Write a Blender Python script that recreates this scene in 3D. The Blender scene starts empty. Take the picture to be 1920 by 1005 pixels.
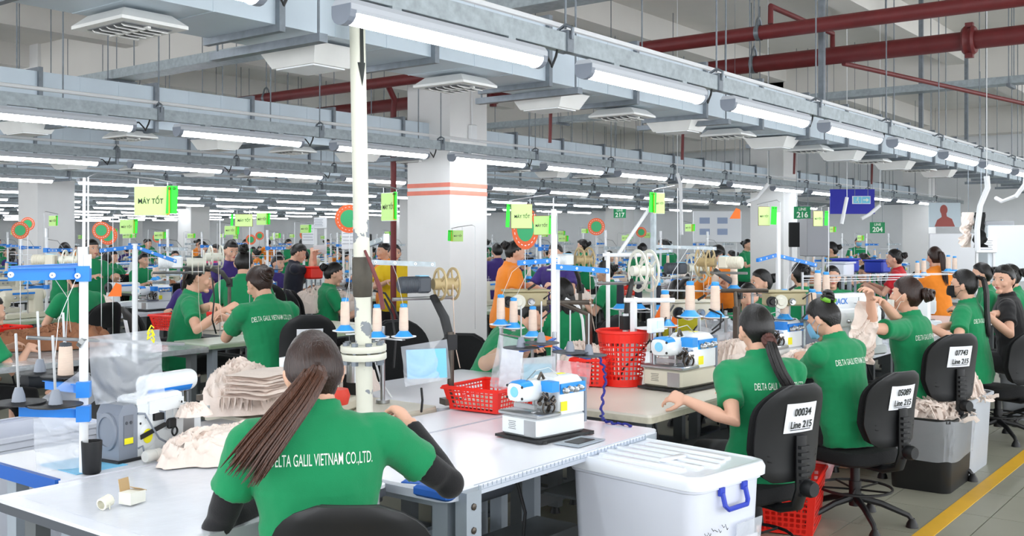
import bpy, math, random
from mathutils import Vector, Matrix, noise, Euler
from mathutils.bvhtree import BVHTree
random.seed(7)
PI = math.pi
R = math.radians
scn = bpy.context.scene
COL = scn.collection
V = Vector

# ------------------------------------------------------------ camera, world, exposure
CX, CY_, F, HZ, H = 960.0, 502.5, 1905.0, 448.0, 1.6
TH = math.atan(1475.0 / 1905.0)
S_, C_ = math.sin(TH), math.cos(TH)          # +X runs along the sewing lines, +Y across them
cam = bpy.data.cameras.new('camera')
cam.sensor_width = 36.0
cam.lens = F / 1920.0 * 36.0
cam.shift_y = -(CY_ - HZ) / 1920.0 * -1.0 * -1.0
cam.clip_start = 0.05
cam.clip_end = 200
co = bpy.data.objects.new('camera', cam)
COL.objects.link(co)
co.location = (0, 0, H)
co.rotation_euler = (PI / 2, 0, -math.atan2(C_, S_))
scn.camera = co
w = bpy.data.worlds.new('hall_light')
scn.world = w
w.use_nodes = True
w.node_tree.nodes['Background'].inputs[0].default_value = (0.93, 0.96, 1.0, 1)
w.node_tree.nodes['Background'].inputs[1].default_value = 2.9
scn.view_settings.view_transform = 'Standard'
scn.view_settings.look = 'None'
scn.view_settings.exposure = 0.30
scn.view_settings.gamma = 1.0
scn.view_settings.use_curve_mapping = False
try:
    scn.cycles.max_bounces = 8
    scn.cycles.transparent_max_bounces = 16
except Exception:
    pass
TUBE_POWER = 23.0

def at(x, y, Z):
    u = (x - CX) / F
    return V((Z * (C_ + S_ * u), Z * (S_ - C_ * u), H - (y - HZ) / F * Z))
def onz(x, y, h):
    return at(x, y, (H - h) * F / (y - HZ))
def onY(x, y, Y):
    return at(x, y, Y / (S_ - C_ * (x - CX) / F))
def onX(x, y, X):
    return at(x, y, X / (C_ + S_ * (x - CX) / F))

# ------------------------------------------------------------ materials
MATS = {}
def mat(name, col, rough=0.5, metal=0.0, nscale=0.0, namt=0.0, bump=0.0, bscale=None, emit=0.0, alpha=1.0, trans=0.0, stretch=None, spec=0.5, sheen=0.0, col2=None, coat=0.0):
    if name in MATS:
        return MATS[name]
    m = bpy.data.materials.new(name)
    m.use_nodes = True
    nt = m.node_tree
    b = nt.nodes['Principled BSDF']
    def lin(c):
        return tuple((x / 12.92 if x <= 0.04045 else ((x + 0.055) / 1.055) ** 2.4) for x in c)
    c = lin(col)
    b.inputs['Base Color'].default_value = (*c, 1)
    b.inputs['Roughness'].default_value = rough
    b.inputs['Metallic'].default_value = metal
    b.inputs['Specular IOR Level'].default_value = spec
    if alpha < 1: b.inputs['Alpha'].default_value = alpha
    if trans: b.inputs['Transmission Weight'].default_value = trans
    if coat: b.inputs['Coat Weight'].default_value = coat
    if sheen: b.inputs['Sheen Weight'].default_value = sheen
    if emit:
        b.inputs['Emission Color'].default_value = (*c, 1)
        b.inputs['Emission Strength'].default_value = emit
    if nscale:
        tc = nt.nodes.new('ShaderNodeTexCoord'); mp = nt.nodes.new('ShaderNodeMapping')
        nt.links.new(tc.outputs['Object'], mp.inputs[0])
        if stretch: mp.inputs['Scale'].default_value = stretch
        n = nt.nodes.new('ShaderNodeTexNoise'); n.inputs['Scale'].default_value = nscale; n.inputs['Detail'].default_value = 5
        nt.links.new(mp.outputs[0], n.inputs['Vector'])
        if namt or col2:
            r = nt.nodes.new('ShaderNodeValToRGB')
            c2 = lin(col2) if col2 else tuple(min(1, x * (1 - namt)) for x in c)
            r.color_ramp.elements[0].color = (*c2, 1); r.color_ramp.elements[1].color = (*c, 1)
            r.color_ramp.elements[0].position = 0.3 if not col2 else 0.42
            r.color_ramp.elements[1].position = 0.7 if not col2 else 0.55
            nt.links.new(n.outputs[0], r.inputs[0]); nt.links.new(r.outputs[0], b.inputs['Base Color'])
        if bump:
            n2 = n
            if bscale:
                n2 = nt.nodes.new('ShaderNodeTexNoise'); n2.inputs['Scale'].default_value = bscale; n2.inputs['Detail'].default_value = 4
                nt.links.new(mp.outputs[0], n2.inputs['Vector'])
            bp = nt.nodes.new('ShaderNodeBump'); bp.inputs['Strength'].default_value = bump; bp.inputs['Distance'].default_value = 0.01
            nt.links.new(n2.outputs[0], bp.inputs['Height']); nt.links.new(bp.outputs[0], b.inputs['Normal'])
    MATS[name] = m
    return m

GALV = mat('galvanised', (.66, .70, .72), .42, .55, 26, .28)
GALV_D = mat('galvanised_dark', (.50, .53, .56), .45, .6, 20, .25)
DUCT = mat('duct_foil', (.75, .80, .84), .42, .25, 3, .10)
DIFF = mat('diffuser_white', (.86, .86, .85), .55, 0, 6, .06)
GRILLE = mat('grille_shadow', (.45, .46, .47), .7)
WHITE = mat('white_paint', (.90, .91, .92), .45, 0, 5, .05)
WHITE_P = mat('white_plastic', (.93, .94, .95), .32)
CEIL = mat('ceiling_plaster', (.88, .87, .85), .9, 0, 1.2, .07)
WALLM = mat('wall_paint', (.94, .95, .96), .85, 0, 2, .05)
COLM = mat('column_paint', (.90, .90, .90), .8, 0, 3, .04)
STRIPE = mat('stripe_red', (.93, .55, .48), .8, 0, 8, .10)
REDPIPE = mat('pipe_red', (.42, .12, .13), .5, 0, 12, .18)
BLACK = mat('black_plastic', (.075, .08, .09), .5)
BLACKF = mat('black_fabric', (.05, .055, .065), .9, 0, 90, .3, .2)
DARKG = mat('dark_grey', (.26, .28, .31), .5)
GREYM = mat('machine_grey', (.52, .55, .60), .42, 0, 8, .05)
STEEL = mat('steel', (.70, .71, .72), .28, .9, 10, .1)
STEEL_D = mat('dark_steel', (.40, .37, .34), .4, .8, 14, .3)
MWHITE = mat('machine_white', (.90, .92, .93), .3, 0, 4, .03, coat=.2)
CREAM = mat('cream_enamel', (.83, .81, .74), .38, 0, 5, .06)
MBEIGE = mat('machine_beige', (.70, .66, .52), .5, 0, 9, .12)
BLUE = mat('arm_blue', (.10, .50, .86), .4)
BLUE_D = mat('arm_blue_deep', (.06, .36, .72), .45)
BLUE_L = mat('pale_blue_card', (.50, .80, .95), .5)
BLUE_H = mat('handle_blue', (.16, .26, .75), .4)
TABW = mat('table_white', (.93, .94, .97), .22, 0, 3, .03)
TABC = mat('table_cream', (.88, .86, .81), .3, 0, 4, .05)
TABG = mat('table_pale_green', (.82, .86, .80), .3, 0, 4, .05)
EDGEG = mat('edge_pale_green', (.68, .76, .64), .5)
WOOD = mat('edge_wood', (.72, .58, .40), .55, 0, 14, .25, stretch=(1, 8, 8))
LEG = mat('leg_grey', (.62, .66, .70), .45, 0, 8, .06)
LEG_D = mat('leg_dark_grey', (.40, .42, .43), .5, 0, 8, .1)  # darker grey metal for legs, frames and under-shelves
REDB = mat('basket_red', (.93, .16, .11), .38)
ORANGE = mat('orange_card', (.98, .46, .12), .6)
ORANGE_D = mat('orange_disc', (.90, .40, .20), .6)
GREEN_T = mat('tag_green', (.10, .92, .16), .45)
LIME = mat('sign_lime', (.76, .92, .56), .5)
AMBER = mat('card_amber', (.88, .62, .14), .5)
MAROON = mat('card_maroon', (.50, .16, .16), .6)
INK = mat('ink', (.12, .14, .13), .7)
GREEN_DISC = mat('disc_green', (.20, .66, .42), .55)
THREAD = mat('thread_cream', (.92, .83, .76), .75, 0, 150, .12, .15, stretch=(.2, .2, 3))
THREAD_K = mat('thread_black', (.10, .11, .16), .7)
FAB = mat('fabric_cream', (.94, .88, .84), .9, 0, 6, .06, .25, 90)
FAB_B = mat('fabric_brown', (.62, .42, .30), .85, 0, 6, .15, .3, 60)
FAB_W = mat('fabric_white', (.92, .91, .89), .8, 0, 6, .06, .2, 60)
FLOORM = mat('floor_tile', (.60, .60, .54), .42, 0, 2.5, .10)
GROUT = mat('floor_base', (.50, .50, .45), .8, 0, 3, .1)
YELLOW = mat('line_yellow', (.93, .72, .14), .5, 0, 6, .1)
YTAG = mat('tag_yellow', (.96, .92, .12), .5)
PLASTIC = mat('clear_film', (.95, .97, 1.0), .12, 0, 14, .02, .6, alpha=.30, spec=.9)
PLASTIC2 = mat('milky_film', (.90, .92, .95), .22, 0, 16, .02, .9, alpha=.38, spec=.8)
PLASTIC_R = mat('pink_film', (.96, .70, .72), .2, 0, 10, .02, .5, alpha=.45, spec=.8)
BIN = mat('bin_translucent', (.88, .90, .95), .35, 0, 5, .04)
BIN_D = mat('bin_grey', (.72, .74, .77), .45, 0, 5, .05)
PAPER = mat('paper', (.93, .94, .96), .8)
CARD = mat('cardboard', (.76, .64, .47), .85, 0, 12, .1)
TUBE = mat('lit_tube', (.96, .98, 1.0), .5, emit=TUBE_POWER)
PIPEW = mat('pipe_white_chipped', (.82, .82, .76), .45, 0, 9, col2=None, namt=.04)
REELT = mat('reel_tan', (.72, .64, .47), .45)
REELW = mat('reel_white', (.86, .86, .81), .45)
LAMP_W = mat('lamp_led', (1, 1, 1), .5, emit=14)
GSIGN = mat('sign_green', (.05, .55, .33), .6)
LCD = mat('lcd_screen', (.72, .86, .84), .3, emit=.4)
NAVYB = mat('banner_blue', (.13, .15, .68), .6)

# ------------------------------------------------------------ mesh builder
class MB:
    def __init__(s):
        s.v = []; s.f = []; s.mi = []; s.m = Matrix.Identity(4); s.k = 0
    def add(s, vs, fs):
        o = len(s.v)
        s.v += [s.m @ V(p) for p in vs]
        s.f += [tuple(i + o for i in f) for f in fs]
        s.mi += [s.k] * len(fs)
        return s
    def box(s, c, d, rz=0, rx=0, ry=0, taper=1.0):
        x, y, z = d[0] / 2, d[1] / 2, d[2] / 2
        e = Euler((rx, ry, rz)).to_matrix()
        vs = []
        for sz in (-1, 1):
            t = taper if sz > 0 else 1
            for sx, sy in ((-1, -1), (1, -1), (1, 1), (-1, 1)):
                vs.append(V(c) + e @ V((sx * x * t, sy * y * t, sz * z)))
        return s.add(vs, [(3, 2, 1, 0), (4, 5, 6, 7), (0, 1, 5, 4), (1, 2, 6, 5), (2, 3, 7, 6), (3, 0, 4, 7)])
    def bbox(s, c, d, b=.006, rz=0):
        # box with chamfered vertical and horizontal edges
        x, y, z = d[0] / 2, d[1] / 2, d[2] / 2
        b = min(b, x * .45, y * .45, z * .45)
        e = Euler((0, 0, rz)).to_matrix()
        def ring(hx, hy, zz):
            pts = [(-hx, -hy + b), (-hx + b, -hy), (hx - b, -hy), (hx, -hy + b), (hx, hy - b), (hx - b, hy), (-hx + b, hy), (-hx, hy - b)]
            return [V(c) + e @ V((p[0], p[1], zz)) for p in pts]
        rings = [ring(x - b, y - b, -z), ring(x, y, -z + b), ring(x, y, z - b), ring(x - b, y - b, z)]
        return s.rings(rings)
    def rings(s, rings, closed=True, cap=True):
        n = len(rings[0]); vs = [p for r in rings for p in r]; fs = []
        for i in range(len(rings) - 1):
            for j in range(n if closed else n - 1):
                a = i * n + j; b = i * n + (j + 1) % n
                fs.append((a, b, b + n, a + n))
        if cap:
            fs.append(tuple(range(n - 1, -1, -1)))
            fs.append(tuple(range((len(rings) - 1) * n, len(rings) * n)))
        return s.add(vs, fs)
    def cyl(s, p0, p1, r0, r1=None, n=12, cap=True):
        return s.tube([p0, p1], [r0, r0 if r1 is None else r1], n, cap)
    def tube(s, path, r, n=8, cap=True, flat=1.0, up=None):
        path = [V(p) for p in path]
        m = len(path)
        if not isinstance(r, (list, tuple)): r = [r] * m
        rings = []
        t0 = (path[1] - path[0]).normalized()
        u = V(up) if up is not None else (V((0, 0, 1)) if abs(t0.z) < .9 else V((1, 0, 0)))
        for i in range(m):
            t = (path[min(i + 1, m - 1)] - path[max(i - 1, 0)])
            if t.length < 1e-9: t = t0
            t.normalize()
            a = u - t * u.dot(t)
            if a.length < 1e-6: a = t.orthogonal()
            a.normalize(); b = t.cross(a); u = a
            rings.append([path[i] + a * (math.cos(q) * r[i] * flat) + b * (math.sin(q) * r[i]) for q in [2 * PI * k / n for k in range(n)]])
        return s.rings(rings, True, cap)
    def lathe(s, prof, c=(0, 0, 0), n=20, ax=None, cap=False):
        # prof: list of (radius, height) along axis ax
        q = (V(ax).normalized().to_track_quat('Z', 'Y').to_matrix() if ax is not None else Matrix.Identity(3))
        rings = [[V(c) + q @ V((r * math.cos(2 * PI * k / n), r * math.sin(2 * PI * k / n), h)) for k in range(n)] for r, h in prof]
        return s.rings(rings, True, cap)
    def ell(s, c, r, n=14, m=9, rot=None):
        e = rot if rot is not None else Matrix.Identity(3)
        rings = []
        for i in range(m + 1):
            a = PI * i / m
            sn, cs = max(math.sin(a), .02), math.cos(a)
            rings.append([V(c) + e @ V((r[0] * sn * math.cos(2 * PI * k / n), r[1] * sn * math.sin(2 * PI * k / n), -r[2] * cs)) for k in range(n)])
        return s.rings(rings)
    def grid(s, fn, nu, nv, closeu=False):
        vs = [fn(i / (nu if closeu else nu - 1), j / (nv - 1)) for j in range(nv) for i in range(nu)]
        fs = []
        for j in range(nv - 1):
            for i in range(nu if closeu else nu - 1):
                a = j * nu + i; b = j * nu + (i + 1) % nu
                fs.append((a, b, b + nu, a + nu))
        return s.add(vs, fs)
    def prism(s, pts, h, ax='z', c=0.0):
        # outline pts extruded by h along axis, centred on c
        n = len(pts); vs = []
        for d in (c - h / 2, c + h / 2):
            for p in pts:
                vs.append({'z': (p[0], p[1], d), 'y': (p[0], d, p[1]), 'x': (d, p[0], p[1])}[ax])
        fs = [tuple(range(n - 1, -1, -1)), tuple(range(n, 2 * n))] + [(i, (i + 1) % n, (i + 1) % n + n, i + n) for i in range(n)]
        return s.add(vs, fs)
    def mesh(s, name, mats, smooth=True, ang=.7):
        me = bpy.data.meshes.new(name)
        me.from_pydata([tuple(p) for p in s.v], [], s.f)
        mats = mats if isinstance(mats, (list, tuple)) else [mats]
        for m in mats: me.materials.append(m)
        if len(mats) > 1:
            me.polygons.foreach_set('material_index', s.mi)
        me.update()
        if smooth:
            me.shade_smooth(); me.set_sharp_from_angle(angle=ang)
        return me

CH = {}
TS = bpy.data.scenes.new('workbench'); TS.view_layers[0].update(); TDG = TS.view_layers[0].depsgraph
def evaluated_mesh(o):
    TS.collection.objects.link(o)
    with bpy.context.temp_override(scene=TS, view_layer=TS.view_layers[0]):
        TDG = bpy.context.evaluated_depsgraph_get()
    me = bpy.data.meshes.new_from_object(o.evaluated_get(TDG)); bpy.data.objects.remove(o); return me
def obj(name, data, parent=None, loc=None, rz=None, mx=None):
    o = bpy.data.objects.new(name, data)
    COL.objects.link(o)
    if parent is not None: o.parent = parent; CH.setdefault(parent.name, []).append(o)
    if loc is not None: o.location = loc
    if rz is not None: o.rotation_euler = (0, 0, rz)
    if mx is not None: o.matrix_local = mx
    return o
def part(name, mb, m, parent, label=None, smooth=True, **k):
    o = obj(name, mb.mesh(name, m, smooth) if isinstance(mb, MB) else mb, parent, **k)
    if label: o['label'] = label
    return o
def tag(o, label, cat, group=None, kind=None):
    o['label'] = label; o['category'] = cat
    if group: o['group'] = group
    if kind: o['kind'] = kind
    return o
def thing(name, label, cat, loc=(0, 0, 0), rz=0, group=None):
    o = bpy.data.objects.new(name, None)
    o.empty_display_size = .1
    COL.objects.link(o)
    o.location = loc; o.rotation_euler = (0, 0, rz)
    return tag(o, label, cat, group)
def single(name, mb, m, label, cat, group=None, loc=None, rz=None, kind=None, smooth=True):
    return tag(obj(name, mb.mesh(name, m, smooth) if isinstance(mb, MB) else mb, None, loc, rz), label, cat, group, kind)
def struct(name, mb, m, parent=None, smooth=False):
    o = obj(name, mb.mesh(name, m, smooth) if isinstance(mb, MB) else mb, parent)
    if parent is None: o['kind'] = 'structure'
    return o
KIDS = {}
def copy_tree(o, parent=None):
    c = o.copy(); COL.objects.link(c)
    if parent is not None: c.parent = parent; CH.setdefault(parent.name, []).append(c)
    for ch in CH.get(o.name, ()): copy_tree(ch, c)
    return c
def dup(o, loc, rz=0, label=None, scale=None):
    c = copy_tree(o); c.location = loc; c.rotation_euler = (0, 0, rz)
    if label: c['label'] = label
    if scale: c.scale = (scale,) * 3
    return c
def text_mesh(txt, size, depth=0.0, align='CENTER', bold=0.0, sx=1.0):
    cu = bpy.data.curves.new('lettering', 'FONT')
    cu.body = txt; cu.size = size; cu.align_x = align; cu.align_y = 'CENTER'; cu.extrude = depth; cu.offset = bold
    cu.resolution_u = 3
    me = evaluated_mesh(bpy.data.objects.new('lettering', cu))
    me.name = 'lettering'
    if sx != 1.0:
        for v in me.vertices: v.co.x *= sx
    me.materials.clear()
    return me
TXT = {}
def put_text(txt, size, m, parent, mx, bold=0.0, sx=1.0, name='lettering'):
    key = (txt, size, m.name, bold, sx)
    if key not in TXT:
        me = text_mesh(txt, size, 0.0004, bold=bold, sx=sx); me.materials.append(m); TXT[key] = me
    return obj(name, TXT[key], parent, mx=mx)
def frame_mx(origin, right, up):
    r = V(right).normalized(); u = V(up).normalized(); n = r.cross(u)
    m = Matrix((r, u, n)).transposed().to_4x4(); m.translation = V(origin)
    return m
ORD = ['first', 'second', 'third', 'fourth', 'fifth', 'sixth', 'seventh', 'eighth', 'ninth', 'tenth', 'eleventh', 'twelfth', 'thirteenth', 'fourteenth', 'fifteenth', 'sixteenth', 'seventeenth', 'eighteenth', 'nineteenth', 'twentieth']

# ------------------------------------------------------------ the hall
ROWS = [2.68, 6.57, 9.94, 13.5, 17.0, 20.5, 24.0, 27.5, 31.0, 34.5, 38.0, 41.5]
LAMPZ, PITCH = 2.40, 1.54
XEND = 27.0; YEND = 46.0; CEILZ = 4.6
b = MB(); b.box((15.5, 20.5, -.03), (41, 53, .04)); floor = struct('floor', b, GROUT)
b = MB(); b.box((0, 0, 0), (.594, .594, .01)); tile_me = b.mesh('tile', FLOORM, False)
for i in range(24):
    for j in range(10):
        x, y = 4.2 + i * .6, -1.9 + j * .6
        obj('tile', tile_me, floor, (x, y, -.005))
b = MB(); b.box((13, 1.60, .0015), (30, .095, .003)); struct('trim_1', b, YELLOW, floor).name = 'floor_marking'
b = MB(); b.box((15.5, 20.5, CEILZ + .1), (41, 53, .2)); ceiling = struct('ceiling', b, CEIL)
for k in range(5):
    b = MB(); b.box((7.87 + .3 + (k - 1) * 8.5, 20, CEILZ - .3), (.5, 52, .6)); part('ceiling_beam', b, CEIL, ceiling, smooth=False)
for k in range(15):
    b = MB(); b.box((15.5, 1.2 + 2.9 * k, CEILZ - .17), (40.5, .3, .34)); part('ceiling_beam', b, CEIL, ceiling, smooth=False)
b = MB(); b.box((XEND + .1, 20, CEILZ / 2), (.2, 54, CEILZ)); wall_r = struct('wall_right', b, WALLM)
b = MB(); b.box((13, YEND + .1, CEILZ / 2), (46, .2, CEILZ)); wall_b = struct('wall_back', b, WALLM)

# columns
def column(x, y, n):
    t = thing('column', 'white square concrete column, ' + n, 'column', (x, y, 0))
    t['kind'] = 'structure'
    b = MB(); b.box((.3, .3, CEILZ / 2), (.6, .6, CEILZ)); part('shaft', b, COLM, t, smooth=False)
    for z in (2.08, 2.16) if 'banded' in n or 'bands' in n else ():
        b = MB(); b.box((.3, .3, z), (.606, .606, .045)); part('painted_band', b, STRIPE, t, smooth=False)
    return t
for ix in range(3):
    for iy in range(5):
        if (ix, iy) == (0, 0):
            nm = 'nearest one with two pale red bands beside the red standpipe'
        else:
            nm = '%s along from the nearest and %s back' % (ORD[ix], ORD[iy])
        column(7.87 + 8.55 * ix, 6.9 + 8.4 * iy, nm)

b = MB(); b.bbox((0, 0, 0), (.10, .05, .16), .008); b.cyl((0, .01, .08), (0, .01, .5), .008, n=6); single('socket_box', b, WHITE, 'small white socket box with conduit on the banded column', 'socket box', None, (8.2, 6.872, 2.72))
# lamps
HOUS = mat('lamp_housing', (.74, .76, .79), .5)
def make_lamp(full=True):
    L = 1.18
    hs = MB()
    prof = [(-.045, .0), (-.05, .012), (-.05, .03), (-.035, .05), (.035, .05), (.05, .03), (.05, .012), (.045, .0)]
    hs.prism([(p[0], p[1]) for p in prof], L, 'x', L / 2)
    df = MB()
    pr = [(.042 * math.cos(a), -.036 * math.sin(a)) for a in [PI * k / 8 for k in range(9)]]
    df.prism(pr, L - .05, 'x', L / 2)
    if not full:
        a = MB(); a.v = hs.v + df.v; n = len(hs.v)
        a.f = hs.f + [tuple(i + n for i in f) for f in df.f]; a.mi = [0] * len(hs.f) + [1] * len(df.f)
        return a.mesh('tube_lamp', [HOUS, TUBE], False)
    t = thing('tube_lamp', '', 'lamp', (0, 0, 0))
    part('housing', hs, HOUS, t, smooth=False); part('diffuser', df, TUBE, t)
    for x in (.012, L - .012):
        e = MB(); pr2 = [(.049 * math.cos(a), -.042 * math.sin(a)) for a in [PI * k / 8 for k in range(9)]]
        e.prism(pr2 + [(-.049, .03), (.049, .03)], .03, 'x', x); part('end_cap', e, GREYM, t, smooth=False)
    for x in (.25, .95):
        e = MB(); e.box((x, 0, .056), (.05, .06, .012)); part('mounting_clip', e, GALV, t, smooth=False)
    c = MB(); c.tube([(L, 0, .03), (L + .05, 0, .035), (L + .09, 0, .0), (L + .1, 0, -.02), (L + .12, -.01, .03), (L + .13, -.01, .06)], .006, 6)
    part('power_cord', c, BLACK, t)
    return t
lamp0 = make_lamp(True); lamp_far = make_lamp(False)
strut_me = {}
def in_view(X, Y, pad=60):
    Z = X * C_ + Y * S_
    if Z < .5: return False
    x = CX + F * (X * S_ - Y * C_) / Z
    return -pad < x < 1920 + pad
LAMP_X0 = [2.475, 2.89, 3.04, 2.9, 3.1, 2.6, 3.0, 2.8, 3.1, 2.7, 2.9, 3.0]
first = True
for r, Y in enumerate(ROWS):
    xs = [LAMP_X0[r] + PITCH * k for k in range(-1, 17)]
    xs = [x for x in xs if x < XEND - 1.4 and (in_view(x, Y) or in_view(x + 1.25, Y) or (r == 0 and x > 0))]
    for k, x in enumerate(xs):
        lab = 'lit white tube lamp, %s from left in the %s ceiling row' % (ORD[k], ORD[r])
        if r < 3:
            if first: o = lamp0; first = False; o.location = (x, Y, LAMPZ); o['label'] = lab
            else: o = dup(lamp0, (x, Y, LAMPZ), 0, lab)
            o['group'] = 'tube lamps in the ceiling rows'
        else:
            tag(obj('tube_lamp', lamp_far, None, (x, Y, LAMPZ)), lab, 'lamp', 'tube lamps in the ceiling rows')
    # strut channel, hanger rods, conduit, duct
    x0, x1 = max(-.5, xs[0] - 1), XEND - .3
    t = thing('strut_channel', 'galvanised lamp channel over the %s sewing row' % ORD[r], 'channel', (0, Y, 0), 0, 'galvanised lamp channels')
    n = 0
    b = MB()
    L = x1 - x0
    cx = (x0 + x1) / 2
    b.box((cx, -.021, LAMPZ + .105), (L, .003, .082)); b.box((cx, .021, LAMPZ + .105), (L, .003, .082)); b.box((cx, 0, LAMPZ + .064), (L, .042, .003))
    part('channel', b, GALV, t, smooth=False)
    if r == 0: rodb = None
    for x in xs:
        xx = x - .15
        if r < 6 or True:
            if rodb is None:
                rb = MB(); rb.cyl((0, 0, LAMPZ + .17), (0, 0, CEILZ), .0055, n=5)
                rodb = rb.mesh('hanger_rod', GALV_D)
                rb = MB(); rb.box((0, 0, LAMPZ + .11), (.05, .06, .1)); rb.tube([(0, -.035, LAMPZ + .12), (0, -.04, LAMPZ + .17), (0, 0, LAMPZ + .19), (0, .04, LAMPZ + .17), (0, .035, LAMPZ + .12)], .009, 5)
                brk = rb.mesh('hanger_clamp', GALV_D)
            obj('hanger_rod', rodb, t, (xx, 0, 0))
            if r < 4: obj('hanger_clamp', brk, t, (xx, 0, 0))
    b = MB(); b.cyl((x0, .0, 0), (x1, .0, 0), .014, n=8)
    single('conduit', b, WHITE, 'thin pale conduit above the lamp channel of the %s row' % ORD[r], 'conduit', 'conduits above the lamp channels', (0, Y + .06, LAMPZ + .2))
    # duct
    yd = Y + .62; z0, z1, dd = 2.475, 2.81, .46
    sec = .94
    t = thing('air_duct', 'long square foil-clad air duct behind the %s lamp row' % ORD[r], 'duct', (0, yd, 0), 0, 'air ducts along the lamp rows')
    xx = -.12 if r == 0 else max(-.3, xs[0] - 2)
    if r == 0:
        s1 = MB(); s1.box((sec / 2, dd / 2, (z0 + z1) / 2), (sec - .03, dd, z1 - z0))
        for q in (1, 2): s1.box((sec * q / 3, dd / 2, (z0 + z1) / 2), (.006, dd + .004, z1 - z0 + .004))
        duct_me = s1.mesh('duct_section', DUCT, False)
        s2 = MB(); w_, h_ = .03, .03
        s2.box((0, -.012, (z0 + z1) / 2), (w_, h_, z1 - z0 + .06)); s2.box((0, dd + .012, (z0 + z1) / 2), (w_, h_, z1 - z0 + .06))
        s2.box((0, dd / 2, z0 - .015), (w_, dd, h_)); s2.box((0, dd / 2, z1 + .015), (w_, dd, h_))
        flange_me = s2.mesh('duct_flange', GALV_D, False)
        s3 = MB(); s3.box((0, dd / 2, z0 - .05), (.045, dd + .28, .035)); s3.cyl((0, -.11, z0 - .05), (0, -.11, CEILZ), .006, n=5); s3.cyl((0, dd + .11, z0 - .05), (0, dd + .11, CEILZ), .006, n=5)
        trap_me = s3.mesh('trapeze_hanger', GALV_D, False)
    k = 0
    while xx < XEND - 1:
        obj('duct_section', duct_me, t, (xx, 0, 0)); obj('duct_flange', flange_me, t, (xx, 0, 0))
        if k % 2 == 1: obj('trapeze_hanger', trap_me, t, (xx + .12, 0, 0))
        xx += sec; k += 1
# air diffusers under the ducts
def make_diff(kind):
    t = thing('air_diffuser', '', 'diffuser', (0, 0, 0))
    if kind == 'grille':
        b = MB(); b.rings([[V((x * s + .2, y * s, z)) for x, y in ((-.2, -.25), (.2, -.25), (.2, .25), (-.2, .25))] for s, z in ((.8, .085), (1.12, .02), (1.12, .0), (.82, .0))])
        part('tray', b, DIFF, t, smooth=False)
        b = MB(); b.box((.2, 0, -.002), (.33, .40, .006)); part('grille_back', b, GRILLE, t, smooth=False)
        for sx in (-1, 1):
            for q in range(5):
                b = MB(); b.box((.2 + sx * .08, -.16 + q * .08, -.01), (.14, .045, .006), rx=.5); part('vane', b, DIFF, t, smooth=False)
        b = MB(); b.box((.2, 0, -.012), (.02, .42, .014)); part('centre_bar', b, DIFF, t, smooth=False)
    else:
        b = MB(); b.rings([[V((x * s + .2, y * s, z)) for x, y in ((-.2, -.27), (.2, -.27), (.2, .27), (-.2, .27))] for s, z in ((1.15, .085), (1.12, .075), (.84, -.05), (.8, -.05))])
        part('box', b, DIFF, t, smooth=False)
        b = MB(); b.box((.2, 0, -.055), (.30, .40, .01)); part('face_plate', b, WHITE, t, smooth=False)
    return t
dg_, db_ = make_diff('grille'), make_diff('box')
for o in (dg_, db_): o.scale = (.63, .63, .63)
used = set()
for r, Y in enumerate(ROWS[:3]):
    x = 1.98 if r == 0 else 2.3 + .5 * r; k = 0
    n = {'g': 0, 'b': 0}
    XS0 = [2.08, 2.99, 4.0, 4.87, 5.70, 6.47, 7.3, 8.15, 9.0, 9.85, 10.7, 11.5, 12.4]
    while x < 14 + r * 4:
        if r == 0 and k < 13: x = XS0[k]
        g = k % 2 == 0
        src = dg_ if g else db_
        if in_view(x, Y + .85, 200):
            key = 'g' if g else 'b'
            lab = ('louvred white air diffuser, %s from left under the %s duct' if g else 'plain tapered air outlet box, %s from left under the %s duct') % (ORD[min(19, n[key])], ORD[r])
            n[key] += 1
            loc = (x, Y + .9, 2.41 if g else 2.41)
            if key not in used: used.add(key); src.location = loc; src['label'] = lab
            else: dup(src, loc, 0, lab)
        x += .84; k += 1
# red sprinkler mains and branches
def pipe(name, pts, r, label, m=REDPIPE, cat='pipe', flanges=(), hang=()):
    t = thing(name, label, cat)
    b = MB(); b.tube(pts, r, 14); part('pipe_run', b, m, t)
    for p, ax in flanges:
        b = MB(); b.lathe([(0.001, -.05), (r * 1.35, -.05), (r * 1.55, -.03), (r * 1.35, -.01), (r * 1.35, .01), (r * 1.55, .03), (r * 1.35, .05), (.001, .05)], p, 16, ax)
        for s in (-1, 1): b.box(V(p) + V((0, 0, s * r * 1.6)), (.05, .06, .04))
        part('coupling', b, m, t)
    for p in hang:
        b = MB(); b.lathe([(r * 1.08, -.02), (r * 1.08, .02)], p, 16, (0, 1, 0)); b.cyl(V(p) + V((0, 0, r)), (p[0], p[1], CEILZ), .006, n=5); b.tube([V(p) + V((r, 0, 0)), V(p) + V((r * .5, 0, r * 1.7)), V(p) + V((0, 0, r * 2.2)), V(p) + V((-r * .5, 0, r * 1.7)), V(p) + V((-r, 0, 0))], .01, 5)
        part('pipe_hanger', b, GALV_D, t)
    return t
PZ = 3.24
pipe('sprinkler_main', [(7.6, .2, PZ), (7.6, 44, PZ)], .058, 'thin red sprinkler main crossing high above the nearest row', hang=[(7.6, y, PZ) for y in (3.4, 6.4, 9.5, 13, 17)])
pipe('sprinkler_main', [(8.95, .0, PZ), (8.95, 44, PZ)], .078, 'thick red sprinkler main with bolted coupling at upper right', flanges=[((8.95, 2.15, PZ), (0, 1, 0)), ((8.95, 7.2, PZ), (0, 1, 0))], hang=[(8.95, y, PZ) for y in (4.05, 7.9, 11, 15)])
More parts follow.
